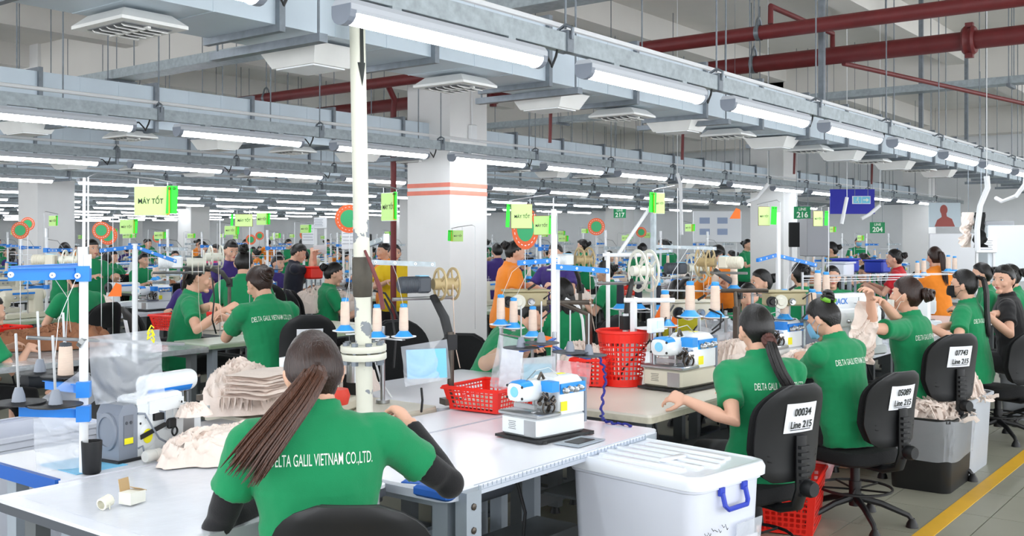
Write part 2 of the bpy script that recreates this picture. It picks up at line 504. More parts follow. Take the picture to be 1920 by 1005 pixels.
pipe('standpipe', [(7.82, 7.66, .02), (7.82, 7.66, 2.95), (7.80, 7.62, 3.08), (7.7, 7.62, 3.22), (7.6, 7.62, PZ)], .032, 'vertical red standpipe at the left side of the banded column')
pipe('sprinkler_branch', [(2.2, 9.3, 2.98), (9.6, 9.3, 2.98), (9.6, 9.3, 3.08)], .025, 'thin red sprinkler branch ending in an upturned elbow')
BR = pipe('sprinkler_branch', [(3.0, 4.6, 2.98), (25, 4.6, 2.98)], .02, 'thin red sprinkler branch running behind the nearest duct')
pipe('sprinkler_branch', [(8.95, 3.2, PZ - .08), (12.5, 2.2, PZ - .2), (14.5, 1.9, PZ - .25)], .022, 'slanting thin red branch pipe at upper right')
pipe('sprinkler_branch', [(7.6, 3.3, 3.3), (7.6, 3.3, 3.44), (8.95, 3.3, 3.44), (8.95, 3.3, 3.3)], .022, 'short red bridge pipe joining the two sprinkler mains')
for k, x in enumerate((6.45, 8.6, 11.3, 14)):
    b = MB(); b.tube([(x, 4.6, 2.98), (x, 4.62, 2.35)], .014, 10); part('drop_pipe', b, REDPIPE, BR)
# cable trays across
for k, (x, z) in enumerate(((5.15, 3.05), (12.2, 3.3), (2.6, 3.3))):
    t = thing('cable_tray', 'galvanised cable tray crossing the hall, %s' % ['above the left ducts', 'far on the right', 'at the far left'][k], 'cable tray')
    b = MB(); b.box((x, 16, z), (.2, 29, .003)); b.box((x - .1, 16, z + .04), (.004, 29, .08)); b.box((x + .1, 16, z + .04), (.004, 29, .08)); part('tray', b, GALV, t, smooth=False)
    for j in range(9):
        b = MB(); b.box((x, 2.5 + 3 * j, z - .02), (.3, .04, .035)); b.cyl((x - .13, 2.5 + 3 * j, z), (x - .13, 2.5 + 3 * j, CEILZ), .006, n=5); b.cyl((x + .13, 2.5 + 3 * j, z), (x + .13, 2.5 + 3 * j, CEILZ), .006, n=5); part('tray_hanger', b, GALV_D, t, smooth=False)
# square steel posts from the ceiling
for k, (px, y0, Z) in enumerate(((1541, 190, 8.2), (1727, 240, 12.0), (1812, 262, 14.5))):
    p = at(px, y0, Z); b = MB(); b.box((p.x, p.y, (p.z + CEILZ) / 2), (.045, .045, CEILZ - p.z))
    single('drop_post', b, GALV_D, 'square galvanised drop post from the ceiling, %s from left' % ORD[k], 'post', smooth=False)
# white compressed-air riser
def seg_obj(pts, r, m, nm, t, n=20):
    b = MB(); b.tube(pts, r, n); return part(nm, b, m, t)
rt = thing('air_riser', 'leaning white painted compressed-air pipe with bolted flange in front', 'pipe')
p_lo, p_fl, p_hi = at(684, 780, 4.45), at(681, 655, 4.45), at(669, 0, 4.4)
dirv = (p_hi - p_lo).normalized()
base = p_lo - dirv * (p_lo.z / dirv.z); top = p_lo + dirv * ((CEILZ - .005 - p_lo.z) / dirv.z)
PIPECH = mat('pipe_chipped', (.82, .82, .76), .45, 0, 11, col2=(.50, .52, .54))
# chips only in places: strong threshold
rr = [n for n in PIPECH.node_tree.nodes if n.type == 'VALTORGB'][0]; rr.color_ramp.elements[0].position = .425; rr.color_ramp.elements[1].position = .435
def along(y): return p_lo + (p_hi - p_lo) * ((780 - y) / 780.0)
seg_obj([base, along(655)], .037, PIPECH, 'lower_pipe', rt)
seg_obj([along(655), along(410)], .036, PIPECH, 'chipped_pipe', rt); seg_obj([along(410), top], .0345, PIPEW, 'upper_pipe', rt)
for y in (651, 666):
    b = MB(); c = along(y); b.lathe([(.04, -.014), (.098, -.014), (.1, -.011), (.1, .011), (.098, .014), (.04, .014)], c, 28, dirv); fl = part('flange', b, PIPEW, rt)
for k in range(8):
    a = k * PI / 4 + .3; c = along(658) + V((math.cos(a) * .078, math.sin(a) * .078, 0)); b = MB()
    b.cyl(c - V((0, 0, .05)), c + V((0, 0, .035)), .009, n=6); b.cyl(c + V((0, 0, .026)), c + V((0, 0, .042)), .015, n=6); b.cyl(c - V((0, 0, .055)), c - V((0, 0, .036)), .016, n=6); part('bolt', b, GALV_D, rt)
b = MB(); TAPE = mat('tape_brown', (.30, .28, .24), .6, 0, 20, .3)
b.lathe([(.037, -.085), (.041, -.08), (.043, -.03), (.045, -.02), (.043, .02), (.0415, .08), (.036, .09)], along(518), 24, dirv); part('wrapped_joint', b, TAPE, rt)
# arrow and word on the riser (facing the camera side)
ctr = along(100); tocam = (V((0, 0, ctr.z)) - ctr).normalized(); rt_ = V((0, 0, 1)).cross(tocam) * -1
side = V((S_, -C_, 0))
def riser_strip(pts, nm):
    # pts in (angle across, height) wrapped round the pipe
    vs = []; fs = []
    b = MB()
    for (a0, a1, h0, h1, w0, w1) in pts:
        n = 6
        def fn(i, j):
            h = h0 + (h1 - h0) * j; wd = w0 + (w1 - w0) * j; a = a0 + (i - .5) * wd
            c = p_lo + dirv * ((h - p_lo.z) / dirv.z)
            d = tocam * math.cos(a) + side * math.sin(a)
            return c + d * .0355
        b.grid(fn, 7, 4)
    part(nm, b, INK, rt)
def zat(y): return along(y).z
riser_strip([(.55, 0, zat(120), zat(46), .55, .5)], 'arrow_shaft'); riser_strip([(.5, 0, zat(162), zat(118), .02, 1.15)], 'arrow_head')
cc = along(12); dn = (tocam * math.cos(.55) + side * math.sin(.55))
txt = text_mesh('COMP.', .052, .0, sx=.9); txt.materials.append(INK)
for v in txt.vertices:
    a = .55 + v.co.y / .036; hgt = -v.co.x
    c = cc + dirv * (hgt + .01); v.co = c + (tocam * math.cos(a) + side * math.sin(a)) * .0353
obj('lettering', txt, rt)

# ------------------------------------------------------------ furniture, machines, tools: builders
def shelf_poly(b, x0, x1, y0, y1, z, th, rnd=.03):
    pts = []
    for cx, cy, a0 in ((x1 - rnd, y1 - rnd, 0), (x0 + rnd, y1 - rnd, 90), (x0 + rnd, y0 + rnd, 180), (x1 - rnd, y0 + rnd, 270)):
        for q in range(4):
            a = R(a0 + 30 * q); pts.append((cx + rnd * math.cos(a), cy + rnd * math.sin(a)))
    b.prism(pts, th, 'z', z - th / 2)
def table(label, x0, x1, y0, y1, z, top=TABW, edge=None, group=None, legm=LEG, rnd=.03, ruler=False, under=True, low=False):
    t = thing('sewing_table', label, 'table', ((x0 + x1) / 2, (y0 + y1) / 2, 0), 0, group)
    hx, hy = (x1 - x0) / 2, (y1 - y0) / 2
    b = MB(); shelf_poly(b, -hx, hx, -hy, hy, z, .012, rnd); part('tabletop', b, top, t)
    b = MB(); shelf_poly(b, -hx - .002, hx + .002, -hy - .002, hy + .002, z - .011, .028, rnd); part('edge_band', b, edge or top, t)
    if low: return t
    for sx in (-1, 1):
        for sy in (-1, 1):
            b = MB(); b.box((sx * (hx - .1), sy * (hy - .1), (z - .04) / 2 + .02), (.05, .07, z - .08)); part('leg', b, legm, t, smooth=False)
            b = MB(); b.cyl((sx * (hx - .1), sy * (hy - .1), 0), (sx * (hx - .1), sy * (hy - .1), .04), .03, .02, 10); part('foot', b, BLACK, t)
        b = MB(); b.box((sx * (hx - .1), 0, .12), (.045, 2 * hy - .2, .05)); b.box((sx * (hx - .1), 0, z - .06), (.045, 2 * hy - .16, .045)); part('end_frame', b, legm, t, smooth=False)
    b = MB(); b.box((0, hy - .12, .22), (2 * hx - .2, .04, .07)); b.box((0, hy - .12, z - .07), (2 * hx - .2, .03, .06)); part('crossbar', b, legm, t, smooth=False)
    if under:
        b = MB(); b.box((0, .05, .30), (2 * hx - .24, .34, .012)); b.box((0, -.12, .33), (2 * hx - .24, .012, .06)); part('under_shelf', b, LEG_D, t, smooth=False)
        b = MB(); b.cyl((-.12, .05, z - .17), (.12, .05, z - .17), .065, n=14); b.box((0, .05, z - .09), (.16, .1, .08)); part('motor', b, DARKG, t)
        b = MB(); b.tube([(.1, 0, z - .05), (.14, -.05, z - .3), (.05, -.1, .3), (.1, -.12, .12)], .007, 6); b.tube([(-.2, .1, z - .05), (-.17, 0, z - .35), (-.25, -.1, .2)], .007, 6); part('cable', b, BLACK, t)
        b = MB(); b.bbox((0, -hy + .3, .08), (.32, .22, .03)); part('treadle', b, DARKG, t)
    return t
def chair(label, loc, rz, seat=.47, back_h=.50, num=None, group='black task chairs', tone=BLACKF, bw=.42):
    t = thing('task_chair', label, 'chair', loc, rz, group)
    b = MB(); prof = []
    def rr(x, y, w, d, z, s):
        pts = []
        for k in range(24):
            a = 2 * PI * k / 24; cx_, sy_ = math.cos(a), math.sin(a)
            pts.append(V((x + w * s * math.copysign(abs(cx_) ** .55, cx_), y + d * s * math.copysign(abs(sy_) ** .55, sy_), z)))
        return pts
    b.rings([rr(0, .02, .22, .21, seat - .075, .92), rr(0, .02, .22, .21, seat - .06, 1), rr(0, .02, .22, .21, seat - .02, 1), rr(0, .02, .22, .21, seat, .94), rr(0, .02, .22, .21, seat + .006, .6)])
    part('seat', b, tone, t)
    # backrest: pad in front, moulded shell behind
    z0 = seat + .05
    hw = bw / 2
    def outline(v, w):    # half width as function of height 0..1
        return w * (1 - max(0, (v - .62) / .38) ** 2.6 * .55) * (.72 + .28 * min(1, v / .3) ** .7)
    def back(y0, y1, w, z0, z1, bow):
        m = MB(); nz = 16; rings = []
        for i in range(nz + 1):
            v = i / nz; zz = z0 + (z1 - z0) * v; h = outline(v, w)
            if i in (0, nz): h *= .82
            yc = -.22 - .10 * (v - .3) ** 2 - .02 * v
            ring = []
            for k in range(13): x = h * (2 * k / 12 - 1); ring.append(V((x, yc + y0 + bow * (x / w) ** 2 + (.012 if i in (0, nz) else 0), zz)))
            for k in range(12, -1, -1): x = h * (2 * k / 12 - 1); e = 1 - abs(2 * k / 12 - 1) ** 6; ring.append(V((x, yc + y0 + bow * (x / w) ** 2 - (y0 - y1) * (.35 + .65 * e) * (.5 if i in (0, nz) else 1), zz)))
            rings.append(ring)
        m.rings(rings); return m
    part('back_pad', back(.0, .045 * -1, hw * .96, z0 + .01, z0 + back_h - .01, .05), tone, t)
    part('back_shell', back(-.047, -.068, hw, z0, z0 + back_h, .05), BLACK, t)
    for q in range(4):
        m = MB(); zz = z0 + .10 + q * .024; pts = []
        for k in range(9):
            x = (k / 8 - .5) * hw * 1.5; pts.append((x, -.22 - .066 + .05 * (x / hw) ** 2 - .002, zz - .05 * (1 - (k / 4 - 1) ** 2) * .5))
        m.tube(pts, .004, 5); part('shell_rib', m, BLACK, t)
    m = MB(); m.tube([(0, .02, seat - .09), (0, -.2, seat - .09), (0, -.29, seat - .06), (0, -.318, seat + .02), (0, -.315, seat + .26)], [.022, .022, .024, .024, .02], 10, flat=1.5, up=(1, 0, 0)); part('back_bar', m, BLACK, t)
    for q in range(8):
        m = MB(); m.box((0, -.332, seat + .0 + q * .03), (.06, .02, .014)); part('bellows_ring', m, BLACK, t)
    m = MB(); m.lathe([(.001, -.03), (.032, -.03), (.038, -.015), (.038, .015), (.03, .03), (.001, .03)], (0, -.36, seat + .03), 14, (0, 1, 0)); part('knob', m, BLACK, t)
    m = MB(); m.cyl((0, 0, .12), (0, 0, seat - .08), .026, n=14); m.cyl((0, 0, .1), (0, 0, .24), .034, n=14); part('column', m, BLACK, t)
    m = MB(); m.tube([(.05, .05, seat - .09), (.16, .1, seat - .10), (.24, .12, seat - .10)], .007, 6); part('lever', m, BLACK, t)
    for k in range(5):
        a = 2 * PI * k / 5 + .4; m = MB(); d = V((math.cos(a), math.sin(a), 0))
        m.tube([V((0, 0, .15)), d * .14 + V((0, 0, .12)), d * .28 + V((0, 0, .065)), d * .3 + V((0, 0, .04))], [.022, .018, .015, .012], 8); lg = part('leg', m, BLACK, t)
        m = MB(); m.lathe([(.014, .05), (.03, .02), (.034, .0), (.001, .0)], d * .3, 12); part('glide', m, BLACK, lg)
    m = MB(); ring = [V((.2 * math.cos(2 * PI * k / 24), .2 * math.sin(2 * PI * k / 24), .2)) for k in range(25)]; m.tube(ring, .008, 6, False)
    for k in range(5):
        a = 2 * PI * k / 5; m.cyl((0, 0, .19), (.2 * math.cos(a), .2 * math.sin(a), .2), .006, n=5)
    part('foot_ring', m, BLACK, t)
    if num:
        zc = z0 + back_h * .66; m = MB()
        yb = -.22 - .10 * (.66 - .3) ** 2 - .0132 - .071
        m.grid(lambda i, j: V(((i - .5) * .19 - num[2], yb - .19 * (j - .5) * .135 + .05 * (((i - .5) * .19 - num[2]) / hw) ** 2 - .0015, zc + (j - .5) * .135)), 7, 2)
        part('paper_label', m, PAPER, t)
        for s_, dz, sz in ((num[0], .025, .05), (num[1], -.032, .047)):
            k = -1
            put_text(s_, sz, INK, t, frame_mx((-num[2], yb - .0045 - .19 * dz, zc + dz), (1, 0, 0), (0, -.19, 1)), bold=.0008, sx=.86)
        m = MB(); m.box((-num[2], yb - .003 + .19 * .054, zc - .054), (.13, .0015, .003)); part('underline', m, INK, t)
    return t
def lattice(fn, nu, nv, hole=.66, closeu=False, solid_rows=(), solid_cols=(), th=.0):
    # panel with rectangular openings; fn(u,v)->point
    b = MB()
    for i in range(nu):
        for j in range(nv):
            u0, u1, v0, v1 = i / nu, (i + 1) / nu, j / nv, (j + 1) / nv
            P = lambda u, v: fn(u, v)
            if j in solid_rows or i in solid_cols:
                b.add([P(u0, v0), P(u1, v0), P(u1, v1), P(u0, v1)], [(0, 1, 2, 3)]); continue
            h = (1 - hole) / 2; a0, a1, c0, c1 = u0 + (u1 - u0) * h, u1 - (u1 - u0) * h, v0 + (v1 - v0) * h, v1 - (v1 - v0) * h
            b.add([P(u0, v0), P(u1, v0), P(u1, v1), P(u0, v1), P(a0, c0), P(a1, c0), P(a1, c1), P(a0, c1)], [(0, 1, 5, 4), (1, 2, 6, 5), (2, 3, 7, 6), (3, 0, 4, 7)])
    return b
def rect_basket(label, loc, rz, w, d, h, group='red plastic baskets', m=REDB, nu=14, nv=5, contents=None):
    t = thing('plastic_basket', label, 'basket', loc, rz, group)
    tp = .86
    def wall(c0, c1, nm, n):
        def fn(u, v):
            s = tp + (1 - tp) * v; a = V(c0).lerp(V(c1), u); return V((a.x * s, a.y * s, .012 + (h - .012) * v))
        part(nm, lattice(fn, n, nv, .64, solid_cols=(0, n - 1), solid_rows=(nv - 1,) if nv > 6 else ()), m, t, smooth=False)
    x, y = w / 2, d / 2; k = max(5, int(nu * d / w))
    wall((-x, -y), (x, -y), 'side_wall', nu); wall((x, -y), (x, y), 'side_wall', k); wall((x, y), (-x, y), 'side_wall', nu); wall((-x, y), (-x, -y), 'side_wall', k)
    b = MB(); b.box((0, 0, .008), (w * tp, d * tp, .006)); part('bottom', b, m, t, smooth=False)
    b = MB(); b.tube([(-x, -y, h), (x, -y, h), (x, y, h), (-x, y, h), (-x, -y, h), (x, -y, h)], .0075, 6, False); b.tube([(-x * 1.03, -y * 1.03, h - .006), (x * 1.03, -y * 1.03, h - .006), (x * 1.03, y * 1.03, h - .006), (-x * 1.03, y * 1.03, h - .006), (-x * 1.03, -y * 1.03, h - .006), (x * 1.03, -y * 1.03, h - .006)], .006, 5, False); part('rim', b, m, t)
    return t
def round_basket(label, loc, r0, r1, h, group='red plastic baskets'):
    t = thing('round_basket', label, 'basket', loc, 0, group)
    def fn(u, v):
        a = 2 * PI * u; r = r0 + (r1 - r0) * v; return V((r * math.cos(a), r * math.sin(a), .01 + (h - .01) * v))
    part('side_wall', lattice(fn, 30, 11, .66, solid_rows=(0, 9, 10)), REDB, t, smooth=False)
    b = MB(); b.cyl((0, 0, 0), (0, 0, .012), r0, n=30); part('bottom', b, REDB, t)
    b = MB(); b.tube([(r1 * math.cos(2 * PI * k / 30), r1 * math.sin(2 * PI * k / 30), h) for k in range(31)], .009, 6, False); part('rim', b, REDB, t)
    return t
def fold_h(x, y, sd, k=7.0):
    p = V((x * k, y * k, sd)); q = p + V((noise.noise(p * .6 + V((3, 1, 2))), noise.noise(p * .6 + V((7, 5, 1))), 0)) * 1.6
    a = 1 - abs(noise.noise(q)) * 2.2; c = 1 - abs(noise.noise(q * 2.1 + V((9, 2, 4)))) * 2.0
    return .68 * a + .32 * c
def heap(label, loc, w, d, h, sd=0, m=FAB, rz=0, group='heaps of cut fabric', k=7.0, n=64, amp=.45, cat='fabric'):
    b = MB(); wd = w / 2; dd = d / 2
    def fn(u, v):
        a = 2 * PI * u; rr_ = v
        ed = 1 + .22 * noise.noise(V((math.cos(a) * 1.3, math.sin(a) * 1.3, sd + 5))) + .10 * noise.noise(V((math.cos(a) * 4, math.sin(a) * 4, sd)))
        x, y = wd * rr_ * ed * math.cos(a), dd * rr_ * ed * math.sin(a)
        dome = max(0, 1 - rr_ ** 2.4) ** .75
        z = h * dome * (.72 + .4 * noise.noise(V((x * 3, y * 3, sd + 9)))) + amp * h * fold_h(x, y, sd, k / max(.3, max(w, d)) * .8) * (min(1, dome * 2.2))
        ff = fold_h(x * 1.3 + 4, y * 1.3, sd + 2, k / max(.3, max(w, d)) * .8)
        x += .04 * ff * w * dome; y += .03 * ff * d * dome
        return V((x, y, max(.002, z) if rr_ < .985 else .002))
    b.grid(fn, n, int(n * .55), True)
    rn = random.Random(sd * 7 + 1)
    for i in range(max(3, n // 16)):
        ca, cr = rn.uniform(0, 2 * PI), rn.uniform(.05, .62); ox, oy = wd * cr * math.cos(ca), dd * cr * math.sin(ca); ra = rn.uniform(0, PI); fw, fl = rn.uniform(.22, .36) * w, rn.uniform(.3, .5) * d; ph = rn.uniform(0, 6); nf = rn.uniform(2.2, 4.2)
        def fl_(u, v):
            a_, c_ = (u - .5) * fw, (v - .5) * fl; a_ += .14 * fw * math.sin(v * 3 + ph); c_ += .1 * fl * noise.noise(V((u * 3, ph, 0)))
            x = ox + a_ * math.cos(ra) - c_ * math.sin(ra); y = oy + a_ * math.sin(ra) + c_ * math.cos(ra)
            q = min(1, math.hypot(x / wd, y / dd)); z = h * max(0, 1 - q ** 2.4) ** .75 * (.72 + .4 * noise.noise(V((x * 3, y * 3, sd + 9)))) + .3 * amp * h
            rp = math.sin(u * nf * 2 * PI + ph + 2.5 * noise.noise(V((v * 2, u * 2, ph)))); rp = (1 - abs(rp)) ** 1.3
            e = min(u, 1 - u, v, 1 - v) * 6
            return V((x, y, max(.004, z + h * .30 * rp * (.5 + .5 * v) + .012 * h * i - .10 * h * max(0, 1 - e))))
        b.grid(fl_, 30, 14)
    me = b.mesh('fabric_heap', m, True, 1.2)
    return single('fabric_heap', me, m, label, cat, group, loc, rz)
def strip_heap(label, loc, w, d, h, n=90, m=FAB, sd=1, group='heaps of narrow fabric bands', cat='fabric'):
    rnd = random.Random(sd); b = MB()
    def dome(x, y): q = max(0, 1 - (x / w * 2) ** 2 - (y / d * 2) ** 2); return h * q ** .6
    # soft core
    b.ell((0, 0, h * .15), (w * .42, d * .42, h * .6), 16, 8)
    for i in range(n):
        a, r_ = rnd.uniform(0, 2 * PI), math.sqrt(rnd.random()) * .46
        x, y = math.cos(a) * r_ * w, math.sin(a) * r_ * d; ang = rnd.uniform(0, 2 * PI); L = rnd.uniform(.10, .2); cv = rnd.uniform(-14, 14)
        pts = []; px, py = x, y; q = 9
        for j in range(q):
            pz = dome(px, py) + .012 + .022 * math.sin(j * rnd.uniform(.8, 1.2) + i) * (.4 + rnd.random() * .6)
            pts.append((px, py, max(.005, pz))); px += math.cos(ang) * L / q; py += math.sin(ang) * L / q; ang += cv * L / q
        b.tube(pts, [.011 + .005 * rnd.random()] * q, 5, True, flat=.28, up=(rnd.uniform(-.7, .7), rnd.uniform(-.7, .7), 1))
    return single('fabric_bands', b, m, label, cat, group, loc, kind='stuff')
def cone(loc, label, col=None, h=.15, group='thread cones on the stands', s=1.0):
    if 'cone' not in KIDS:
        t = thing('thread_cone', '', 'thread cone'); t.empty_display_size = .01
        b = MB(); b.lathe([(.001, .0), (.048, .0), (.049, .004), (.022, .034), (.018, .036), (.001, .036)], n=10); part('cone_base', b, mat('cone_blue', (.22, .62, .92), .35), t)
        b = MB(); b.lathe([(.018, .03), (.0225, .036), (.0235, .05), (.021, .145), (.016, .15), (.001, .15)], n=14); part('thread', b, THREAD, t)
        b = MB(); b.lathe([(.001, .150), (.017, .150), (.018, .153), (.018, .164), (.012, .168), (.001, .168)], n=12); part('cone_top', b, MATS['cone_blue'], t)
        KIDS['cone'] = t; t.location = loc; t.scale = (s,) * 3; t['label'] = label; t['group'] = group; return t
    c = dup(KIDS['cone'], loc, 0, label, s); c['group'] = group
    if col: 
        for ch in CH[c.name]:
            if ch.name.startswith('thread'):
                ch.data = ch.data.copy(); ch.data.materials[0] = col
    return c
def dish(b, c, r=.085, m=None):
    b.lathe([(.012, .012), (r * .5, .004), (r, .012), (r * 1.0, .016), (r * .5, .010), (.012, .02)], c, 24)
def spool_seat(t, c, dark=True, pin=.16, r=.085):
    b = MB(); dish(b, c, r); d = part('spool_dish', b, DARKG if dark else WHITE_P, t)
    b = MB(); b.lathe([(.024, .0), (.02, .03), (.012, .055), (.001, .056)], V(c) + V((0, 0, .012)), 10); part('dish_hub', b, GREYM, d)
    b = MB(); b.cyl(V(c) + V((0, 0, .05)), V(c) + V((0, 0, .05 + pin)), .004, n=6); part('spool_pin', b, STEEL, d)
def thread_stand(label, loc, rz, H_=.95, arm_z=.72, low_z=.33, reach=.26, dark=True, blue=BLUE, cones=0, nseat=3, gr='thread stands', ladder=True, spread=.55):
    t = thing('thread_stand', label, 'thread stand', loc, rz, gr)
    b = MB(); b.cyl((0, 0, 0), (0, 0, H_), .016, n=12); b.cyl((0, 0, 0), (0, 0, .02), .04, n=14); part('pole', b, WHITE, t)
    b = MB(); b.cyl((0, 0, H_ - .08), (0, 0, H_ + .02), .02, n=12); part('pole_clamp', b, STEEL, t)
    for s in (-1, 1):
        b = MB(); d = V((math.cos(spread * s), math.sin(spread * s), 0)) 
        a = math.atan2(d.y, d.x)
        b.box(d * (reach / 2) + V((0, 0, arm_z)), (reach, .004, .036), rz=a); b.box(d * (reach / 2) + V((0, 0, arm_z + .017)), (reach, .024, .004), rz=a)
        g = part('thread_arm', b, blue, t, smooth=False)
        for q in (.25, .6, .95):
            b = MB(); b.lathe([(.003, -.006), (.01, -.004), (.01, .004), (.003, .006)], d * (reach * q) + V((0, 0, arm_z)), 8, (-d.y, d.x, 0)); part('thread_eye', b, WHITE_P, g)
    b = MB(); b.box((0, 0, arm_z), (.05, .05, .05)); part('arm_bracket', b, blue, t, smooth=False)
    seats = []
    for z, k in ((low_z, nseat - nseat // 2), (low_z + .1, nseat // 2)):
        for s in ([-1, 1][:k]):
            a = s * spread * 1.4 + PI + (.0 if z == low_z else PI)
            d = V((math.cos(a), math.sin(a), 0)); b = MB()
            b.box(d * .11 + V((0, 0, z)), (.22, .004, .034), rz=a); b.box(d * .11 + V((0, 0, z + .016)), (.22, .022, .004), rz=a); part('spool_arm', b, blue, t, smooth=False)
            c = d * .19 + V((0, 0, z + .012)); spool_seat(t, c, dark, r=.08); seats.append(c + V((0, 0, .018)))
        b = MB(); b.box((0, 0, z), (.045, .045, .045)); part('arm_bracket', b, blue, t, smooth=False)
    b = MB(); b.tube([(-.22, 0, low_z + .3), (.2, 0, low_z + .3)], .005, 6); b.tube([(0, 0, H_ - .1), (.1, .05, H_ - .12), (.16, .06, H_ - .2)], .004, 5); part('guide_rod', b, STEEL, t)
    t['seats'] = str(len(seats))
    mw = Matrix.Translation(V(loc)) @ Matrix.Rotation(rz, 4, 'Z')
    t_pts = [mw @ c for c in seats]
    del t['seats']
    return t, t_pts
def reel_pair(b1, c, ax, r=.085, gap=.07):
    ax = V(ax).normalized(); q = ax.to_track_quat('Z', 'Y').to_matrix()
    for s in (-1, 1):
        cc = V(c) + ax * (gap / 2 * s)
        b1.lathe([(r * .86, -.004), (r, -.004), (r, .004), (r * .86, .004), (r * .86, -.004)], cc, 28, ax)
        b1.lathe([(.001, -.006), (r * .3, -.006), (r * .3, .006), (.001, .006)], cc, 14, ax)
        for k in range(5):
            a = 2 * PI * k / 5; d = q @ V((math.cos(a), math.sin(a), 0)); e = q @ V((-math.sin(a), math.cos(a), 0))
            p0, p1 = cc + d * r * .25, cc + d * r * .9
            b1.add([p0 + e * .006 + ax * .003, p0 - e * .006 + ax * .003, p1 - e * .006 + ax * .003, p1 + e * .006 + ax * .003, p0 + e * .006 - ax * .003, p0 - e * .006 - ax * .003, p1 - e * .006 - ax * .003, p1 + e * .006 - ax * .003],
                   [(0, 1, 2, 3), (7, 6, 5, 4), (0, 4, 5, 1), (2, 6, 7, 3), (1, 5, 6, 2), (3, 7, 4, 0)])
    return b1
def feeder(label, base, top, rz, reelm=REELT, motor=True, bodym=DARKG, postm=STEEL_D, r=.085, tape=.5, pair=True, armm=BLACK, gr='tape feeders', post=True):
    """post on the table at base, slanted arm up to a motor with an open reel pair; local x is the reel axis"""
    t = thing('tape_feeder', label, 'tape feeder', base, rz, gr)
    mi = (Matrix.Translation(V(base)) @ Matrix.Rotation(rz, 4, 'Z')).inverted()
    tp = mi @ V(top)
    elbow = V((0, 0, max(.12, tp.z - .28)))
    if post:
        b = MB(); b.cyl((0, 0, 0), (0, 0, elbow.z + .05), .017, n=10); b.box((0, 0, .012), (.09, .07, .03)); part('post', b, postm, t)
        b = MB(); b.box(elbow, (.05, .05, .075)); part('clamp_block', b, armm, t, smooth=False)
    b = MB(); b.tube([elbow, elbow.lerp(tp, .35) + V((0, 0, .02)), tp - V((0, 0, .06))], [.016, .017, .014], 8, flat=1.6); part('arm', b, armm, t)
    b = MB(); b.cyl(tp + V((-.22, 0, -.07)), tp + V((.12, 0, -.07)), .009, n=8); part('bar', b, STEEL, t)
    if motor:
        b = MB(); c = tp + V((-.06, 0, 0))
        b.lathe([(.001, -.125), (.036, -.125), (.041, -.118), (.041, -.03), (.03, -.025)], c, 20, (1, 0, 0)); mo = part('motor', b, bodym, t)
        b = MB()
        for k in range(8): b.lathe([(.0415, -.11 + k * .01), (.043, -.108 + k * .01), (.0415, -.105 + k * .01)], c, 18, (1, 0, 0))
        part('cooling_fin', b, bodym, mo)
        b = MB(); b.bbox(c + V((.0, 0, 0)), (.07, .085, .085), .01); part('gearbox', b, bodym, mo)
        b = MB(); b.box(c + V((0, 0, .044)), (.05, .06, .003)); part('rating_plate', b, BLUE_L, mo, smooth=False)
    b = MB(); reel_pair(b, tp + V((.075, 0, 0)), (1, 0, 0), r, .075); part('reel', b, reelm, t)
    b = MB(); b.cyl(tp + V((-.0, 0, 0)), tp + V((.13, 0, 0)), .03, n=14); part('reel_hub', b, reelm, t)
    if tape:
        b = MB(); p = tp + V((.075, -r * .9, 0)); b.tube([p, p + V((.004, -.005, -tape * .5)), p + V((.015, -.01, -tape * .8)), p + V((.03, -.02, -tape))], .005, 5, flat=.3); part('tape', b, THREAD, t)
    return t
